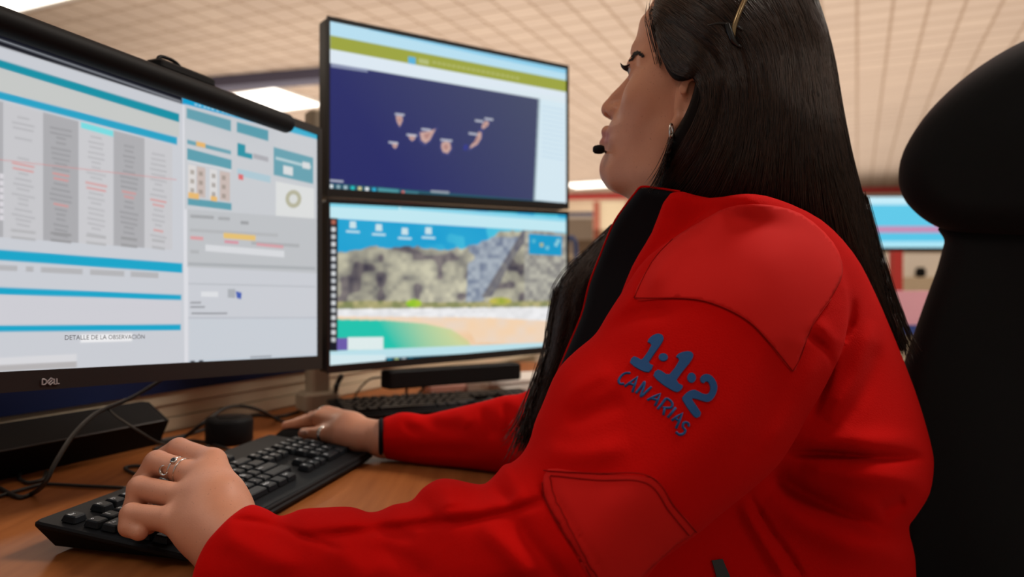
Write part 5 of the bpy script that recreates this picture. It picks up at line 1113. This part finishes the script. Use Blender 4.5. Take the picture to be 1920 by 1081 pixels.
# strands lying on the hair along its flow
def strands():
    guides_b = [
        [(1234, 60), (1246, 100), (1266, 132), (1296, 146), (1312, 178), (1296, 226), (1262, 290), (1234, 352)],   # from the hairline and crown, over and behind the ear, down the back
        [(1228, 30), (1262, 66), (1300, 96), (1330, 140), (1332, 200), (1310, 262), (1268, 330), (1236, 362)],
        [(1232, 5), (1290, 50), (1345, 100), (1366, 170), (1362, 250), (1330, 330), (1290, 390)],
        [(1245, -30), (1330, 20), (1390, 90), (1410, 180), (1402, 270), (1380, 350), (1350, 410)],
        [(1290, -70), (1380, -10), (1440, 80), (1455, 190), (1450, 290), (1440, 370), (1430, 430)],
        [(1350, -100), (1440, -30), (1490, 70), (1505, 190), (1512, 300), (1520, 390), (1530, 450)],
        [(1400, -105), (1480, -40), (1522, 60), (1542, 170), (1562, 290), (1590, 400), (1620, 500), (1655, 590)],
        [(1440, -95), (1505, -20), (1545, 70), (1562, 170), (1586, 290), (1618, 410), (1650, 530), (1690, 648)]]
    gl = [crom(np.array(g, float), 8) for g in guides_b]
    gl = [np.stack([np.interp(np.linspace(0, 1, 26), np.linspace(0, 1, len(g)), g[:, k]) for k in (0, 1)], 1) for g in gl]
    locks = [[(1195, 385), (1140, 440), (1085, 500), (1052, 560), (1040, 630), (1022, 700), (998, 790), (988, 818)], [(1205, 395), (1150, 470), (1100, 550), (1075, 630), (1048, 700), (1015, 780), (996, 818)], [(1180, 395), (1110, 465), (1062, 520), (1042, 580), (1035, 640), (1018, 705), (995, 780), (984, 812)]]
    ll = [crom(np.array(g, float), 6) for g in locks]; ll = [np.stack([np.interp(np.linspace(0, 1, 26), np.linspace(0, 1, len(g)), g[:, k]) for k in (0, 1)], 1) for g in ll]
    out = []; r = np.random.default_rng(5)
    def lay(g, off_u, amp, ph):
        pts = []; n = len(g); last = None
        for i, (x, y) in enumerate(g):
            c, nn = cast(HB, x+off_u[0]+amp*math.sin(i*.5+ph), y+off_u[1], .0004+.0012*r.random())
            if c is None:
                if last is not None: break
                continue
            if last is not None and np.linalg.norm(c-last) > .05: break
            pts.append(c); last = c
        return pts
    for k in range(2600):
        t = r.random()*(len(gl)-1); i = min(int(t), len(gl)-2); a = t-i; g = gl[i]*(1-a)+gl[i+1]*a
        s0 = r.integers(0, 9) if r.random() < .6 else 0; e0 = r.integers(15, 27)
        pts = lay(g[s0:e0], r.normal(0, 2.2, 2), 1.2, r.random()*6)
        if len(pts) > 5: out.append(pts)
    for k in range(650):
        t = r.random()*2; i = min(int(t), 1); a = t-i; g = ll[i]*(1-a)+ll[i+1]*a
        pts = lay(g[r.integers(0, 6):r.integers(18, 27)], r.normal(0, 3, 2), 1.4, r.random()*6)
        if len(pts) > 5: out.append(pts)
    # crown, back and far side: strands fall from the crown around a vertical axis
    cc = P(1420, 60, .785)
    for k in range(1500):
        th = r.uniform(-2.6, 3.7); pts = []; last = None; tw = r.normal(0, .03)
        dr = np.array([math.cos(th), math.sin(th), 0])
        for j in range(30):
            if j < 12: el = math.radians(88-8*j); dd = dr*math.cos(el)+UP*math.sin(el); tgt = cc
            else: dd = dr; tgt = cc-UP*(.010+(j-12)*.018)
            h, nn, i_, t_ = HB.ray_cast(Vector(tgt+dd*.45), Vector(-dd), .45)
            if h is None: 
                if last is not None: break
                continue
            c = np.array(h)+np.array(nn)*(.0004+.0012*r.random())*(1 if nn.dot(Vector(dd)) > 0 else -1)
            if last is not None and np.linalg.norm(c-last) > .05: break
            pts.append(c); last = c
        if not -.7 < th < 2.6: pts = pts[:6]
        if len(pts) > 4: out.append(pts)
    # loose hairs along the outline and at the ends, at the depth of the hair they leave
    def loose(pts_px, d, n, spread, tail):
        for _ in range(n):
            o = r.normal(0, spread, 2); w = np.linspace(0, 1, len(pts_px))**1.5
            tv = r.normal(0, tail, 2); out.append([P(x+o[0]+tv[0]*w_, y+o[1]+tv[1]*w_, d+r.normal(0, .008)) for (x, y), w_ in zip(crom(np.array(pts_px, float), 3), np.linspace(0, 1, (len(pts_px)-1)*3+1)**1.5)])
    loose([(1046, 545), (1037, 600), (1030, 660), (1012, 730), (990, 800), (982, 826)], .855, 170, 5, 15)
    loose([(1150, 425), (1110, 465), (1070, 505), (1045, 545), (1036, 585)], .855, 50, 3, 6)
    loose([(1020, 690), (1000, 760), (985, 815), (978, 840)], .845, 110, 8, 15)
    loose([(1545, 70), (1566, 180), (1588, 290), (1618, 400)], .775, 60, 2.0, 4)
    loose([(1618, 370), (1644, 470), (1668, 560), (1698, 655)], .79, 150, 4, 10)
    loose([(1655, 530), (1680, 600), (1700, 660)], .79, 60, 5, 9)
    loose([(1224, 50), (1221, 30), (1228, 5)], .735, 26, 3, 5); loose([(1240, 120), (1226, 60), (1222, 30)], .71, 20, 4, 4)
    loose([(1262, 250), (1252, 285), (1240, 320), (1224, 352)], .696, 40, 2.5, 5)
    return out
ST = strands()
hc = bpy.data.hair_curves.new('hair_strands'); hc.add_curves([len(s) for s in ST])
allp = np.concatenate([np.array(s) for s in ST])-base_of(hair)
hc.attributes['position'].data.foreach_set('vector', allp.astype(np.float32).ravel())
rad = np.concatenate([np.interp(np.linspace(0, 1, len(s)), [0, .7, 1], [.00033, .00030, .00008]) for s in ST]).astype(np.float32)
ra = hc.attributes.get('radius') or hc.attributes.new('radius', 'FLOAT', 'POINT'); ra.data.foreach_set('value', rad)
hm2 = bpy.data.materials.new('hair_strand'); hm2.use_nodes = True; nt = hm2.node_tree; b = nt.nodes['Principled BSDF']; b.inputs['Roughness'].default_value = .36; b.inputs['Specular IOR Level'].default_value = .32
hi_ = nt.nodes.new('ShaderNodeHairInfo'); cr = nt.nodes.new('ShaderNodeValToRGB'); cr.color_ramp.elements[0].color = (.005, .0028, .0022, 1); cr.color_ramp.elements[1].color = (.045, .022, .014, 1); nt.links.new(hi_.outputs['Random'], cr.inputs[0]); nt.links.new(cr.outputs[0], b.inputs['Base Color'])
hc.materials.append(hm2); ho = bpy.data.objects.new('hair_strands', hc); COL.objects.link(ho); ho.parent = hair; ho['kind'] = 'stuff'
print('strands', len(ST))

# ---------------- trousers and shoes, below the table
trm = mat('navy_trousers', (.012, .014, .03), .85)
G_, l0 = sdf_grid((-.36, .50, .0), (.62, 1.12, .62), .012); f_ = None
fac = np.array([-.95, .30, 0])
for hp0 in (np.array([.36, .70, .56]), np.array([.40, .86, .56])):
    kn = hp0+fac*.42+UP*-.04; an = kn+fac*.02+UP*-.42
    f_ = sd_chain(G_, [np.array([.40, .78, .55]), hp0+fac*.06, kn, an], [.12, .085, .062, .048], f_, .03, .01)
v, q = surface_nets(f_); v = l0+v*.012; v = relax(v, q, 3); obj('trousers', v, q, trm, person, True)
for hp0 in (np.array([.36, .70, .56]), np.array([.40, .86, .56])):
    an = hp0+fac*.44+UP*-.46; G_, l0 = sdf_grid((an[0]-.25, an[1]-.15, -.002), (an[0]+.12, an[1]+.17, .15), .008)
    f_ = sd_chain(G_, [np.array([an[0], an[1], .09]), np.array([an[0], an[1], .045]), np.array([*(an+fac*.17)[:2], .032])], [.045, .042, .034], None, .02, .01); f_ = smax(f_, -(G_[2]-.002), .004)
    v, q = surface_nets(f_); obj('shoe', relax(l0+v*.008, q, 2), q, black, person, True)

# ================================================================== JEWELLERY AND HEADSET
silver = mat('silver', (.62, .60, .57), .22, 1.0); gold = mat('dull_gold', (.30, .22, .12), .35, .9)
def ring_at(a, b, t, r, label, thick=.0011, extra=None, wid=2):
    c = a+(b-a)*t; ax = (b-a)/np.linalg.norm(b-a)
    x = np.cross(ax, UP); x /= np.linalg.norm(x); y = np.cross(ax, x)
    th = thing('ring', label, 'ring', c)
    mb = MB()
    for k in range(wid):
        cc = c+ax*(k-(wid-1)/2)*thick*1.4
        mb.add(*tube([cc+r*(x*math.cos(q)+y*math.sin(q)) for q in np.linspace(0, 2*math.pi, 25)[:-1]], thick, 8, 1, True, True))
    mb.build('band', silver, th, True); return th, c, ax
th, c, ax = ring_at(mM, mP, .52, .0112, 'thin silver ring with crescent moon on the left middle finger', .0008, wid=1)
h_, n_ = cast(BB, 309, 881, .0012)
if h_ is not None:
    n_ = n_/np.linalg.norm(n_); x = np.cross(n_, UP); x /= np.linalg.norm(x); y = np.cross(n_, x)
    ang = np.linspace(-2.2, 2.2, 16); v, f = tube([h_+.0042*(x*math.cos(a+.6)+y*math.sin(a+.6)) for a in ang], [.0004, .0011, .0014, .0011, .0004], 8, 1); obj('crescent', v, f, silver, th, True)
th, c, ax = ring_at(mM, mP, .38, .0116, 'thin silver ring with small black stone near the left knuckle', .0007, wid=1)
h_, n_ = cast(BB, 326, 864, .0012)
if h_ is not None:
    v, f = lathe(h_-n_*.002, [(.003, 0), (.0034, .0012), (.0028, .0026), (.0021, .003)], 20, n_/np.linalg.norm(n_)); obj('setting', v, f, silver, th, True)
    v, f = lathe(h_, [(.0023, 0), (.0021, .0014), (.0008, .002)], 16, n_/np.linalg.norm(n_)); obj('stone', v, f, blackg, th, True)
a, b = p(634, 815, 1.070), p(602, 813, 1.085); ring_at(a, b, .85, .0112, 'wide silver ring on the thumb of the right hand', .0013, wid=3)
a, b = p(612, 777, 1.145), p(586, 782, 1.185); ring_at(a, b, .12, .0132, 'small silver ring on the raised knuckle of the right hand', .0010, wid=2)
# ear ring
ec = P(1258, 246, .688); th = thing('earring', 'small silver hoop hanging from the left ear lobe', 'earring', ec)
v, f = tube([ec+np.array([.0025*math.cos(q)*.8, -.0015+.003*math.cos(q), .0068*math.sin(q)]) for q in np.linspace(0, 2*math.pi, 21)[:-1]], .0010, 8, 1, True, True); obj('hoop', v, f, silver, th, True)
# headset
th = thing('headset', 'thin headset with gold band over the hair and microphone at the mouth', 'headset', P(1385, -10, .67))
pts = []
for (x, y) in ((1372, 70), (1377, 50), (1383, 30), (1392, 8), (1402, -14), (1414, -40)):
    c, n_ = cast(HB, x, y, .002); 
    if c is not None: pts.append(c)
top = pts[-1]
pts += [top+np.array([.004, .03, .028]), top+np.array([.004, .075, .040]), top+np.array([.0, .12, .030]), top+np.array([-.01, .155, -.005]), top+np.array([-.03, .17, -.06])]
v, f = tube(pts, .0024, 10, 4); obj('headband', v, f, gold, th, True, 'thin gold headband')
cl = [(1326, 50), (1345, 46), (1362, 46), (1380, 50), (1392, 58)]
w_ = [cast(HB, x, y, .0015)[0] for x, y in cl]; v, f = tube([q for q in w_ if q is not None], [.0006, .0012, .0018, .0018, .001], 8, 4); obj('slider', v, f, blackg, th, True)
w_ = [cast(HB, x, y, .002)[0] for x, y in ((1364, 44), (1366, 60), (1372, 78), (1382, 86), (1392, 88))]; v, f = tube([q for q in w_ if q is not None], [.003, .0036, .003, .0018, .001], 8, 4); obj('temple_pad', v, f, blackg, th, True)
mc_ = hw3(*hp(1122, 280, -.012)); mc_ = P(1120, 280, .772)
v, f = lathe(mc_, [(.0012, -.0075), (.0036, -.0068), (.0046, -.0042), (.0048, -.001), (.0042, .0026), (.0024, .0046)], 20, -XA); obj('microphone', v, f, black, th, True, 'black foam microphone')
bo = [mc_+np.array([.005, .004, 0]), mc_+np.array([.02, .03, .002]), hw3(*hp(1165, 262, -.062)), hw3(*hp(1220, 230, -.088)), hw3(*hp(1275, 205, -.10))]
v, f = tube(bo, .0014, 8, 6); obj('boom', v, f, blackg, th, True)
ea = hw3(*hp(1285, 195, -.094)); v, f = lathe(ea, [(.02, -.008), (.024, -.004), (.024, .006), (.018, .01)], 28, -hs); obj('earpiece', v, f, black, th, True)

# ================================================================== CHAIR
chm = mat('chair_fabric', (.009, .010, .011), .92, spec=.15, bump=(1400, .4, .0005), sheen=.15)
chair = thing('office_chair', 'black office chair with tall backrest and big rounded headrest, at the right', 'chair', (.56, .82, 0))
Fc_ = Frustum(1640, 2420, 20, 1420, .66, 1.06, 6, .006)
head_ = [(1684, 330), (1688, 300), (1704, 262), (1742, 208), (1800, 152), (1868, 104), (1940, 68), (2040, 40), (2140, 44), (2220, 90), (2270, 180), (2280, 290), (2250, 390), (2180, 440), (2050, 452), (1930, 446), (1850, 441), (1790, 436), (1742, 418), (1702, 384), (1686, 352)]
Fc_.plate(head_, [(1690, 330, .88), (1900, 250, .83), (2270, 250, .74), (1950, 60, .83), (1950, 440, .83)], [(1690, 330, .96), (1900, 250, .95), (2270, 250, .84), (1950, 60, .93), (1950, 440, .93)], .042)
v, q = Fc_.mesh(2); obj('headrest', v, q, chm, chair, True)
Fc_ = Frustum(1640, 2420, 380, 1420, .66, 1.06, 6, .006)
bk = [(1790, 420), (1772, 450), (1758, 500), (1736, 560), (1708, 640), (1690, 700), (1680, 800), (1672, 900), (1668, 1000), (1672, 1150), (1690, 1330), (1760, 1390), (2200, 1390), (2280, 1300), (2310, 1000), (2300, 700), (2250, 480), (2200, 420)]
Fc_.plate(bk, [(1700, 660, .895), (1680, 1000, .90), (1900, 700, .87), (2300, 700, .75), (2250, 1300, .76), (1780, 430, .885)], [(1700, 660, .97), (1680, 1000, .97), (1900, 700, .96), (2300, 700, .84), (2250, 1300, .85), (1780, 430, .96)], .034)
v, q = Fc_.mesh(2); obj('backrest', v, q, chm, chair, True)
g_ = np.array([-.95, .30, 0]); l_ = np.array([.30, .95, 0]); sc_ = np.array([.42, .80, 0])
v, f = rbox(sc_+UP*.41, g_, l_, UP, .50, .50, .08, .06); obj('seat', v, f, chm, chair, True)
v, f = tube([sc_+UP*.38, sc_+UP*.08], .03, 16, 1, False); obj('column', v, f, black, chair, True)
v, f = tube([sc_-g_*.2+UP*.39, sc_-g_*.3+l_*.02+UP*.42, np.array([.74, .93, .55])], .02, 10, 4); obj('back_bar', v, f, black, chair, True)
for k in range(5):
    q = 2*math.pi*k/5+.3; d_ = np.array([math.cos(q), math.sin(q), 0]); v, f = tube([sc_+UP*.10, sc_+d_*.3+UP*.065], [.026, .018], 10, 2); lg = obj('leg', v, f, black, chair, True)
    e_ = sc_+d_*.3; v, f = lathe(e_+UP*.03-np.cross(UP, d_)*.02, [(.02, 0), (.03, .004), (.03, .036), (.02, .04)], 18, np.cross(UP, d_)); obj('castor', v, f, black, lg, True)
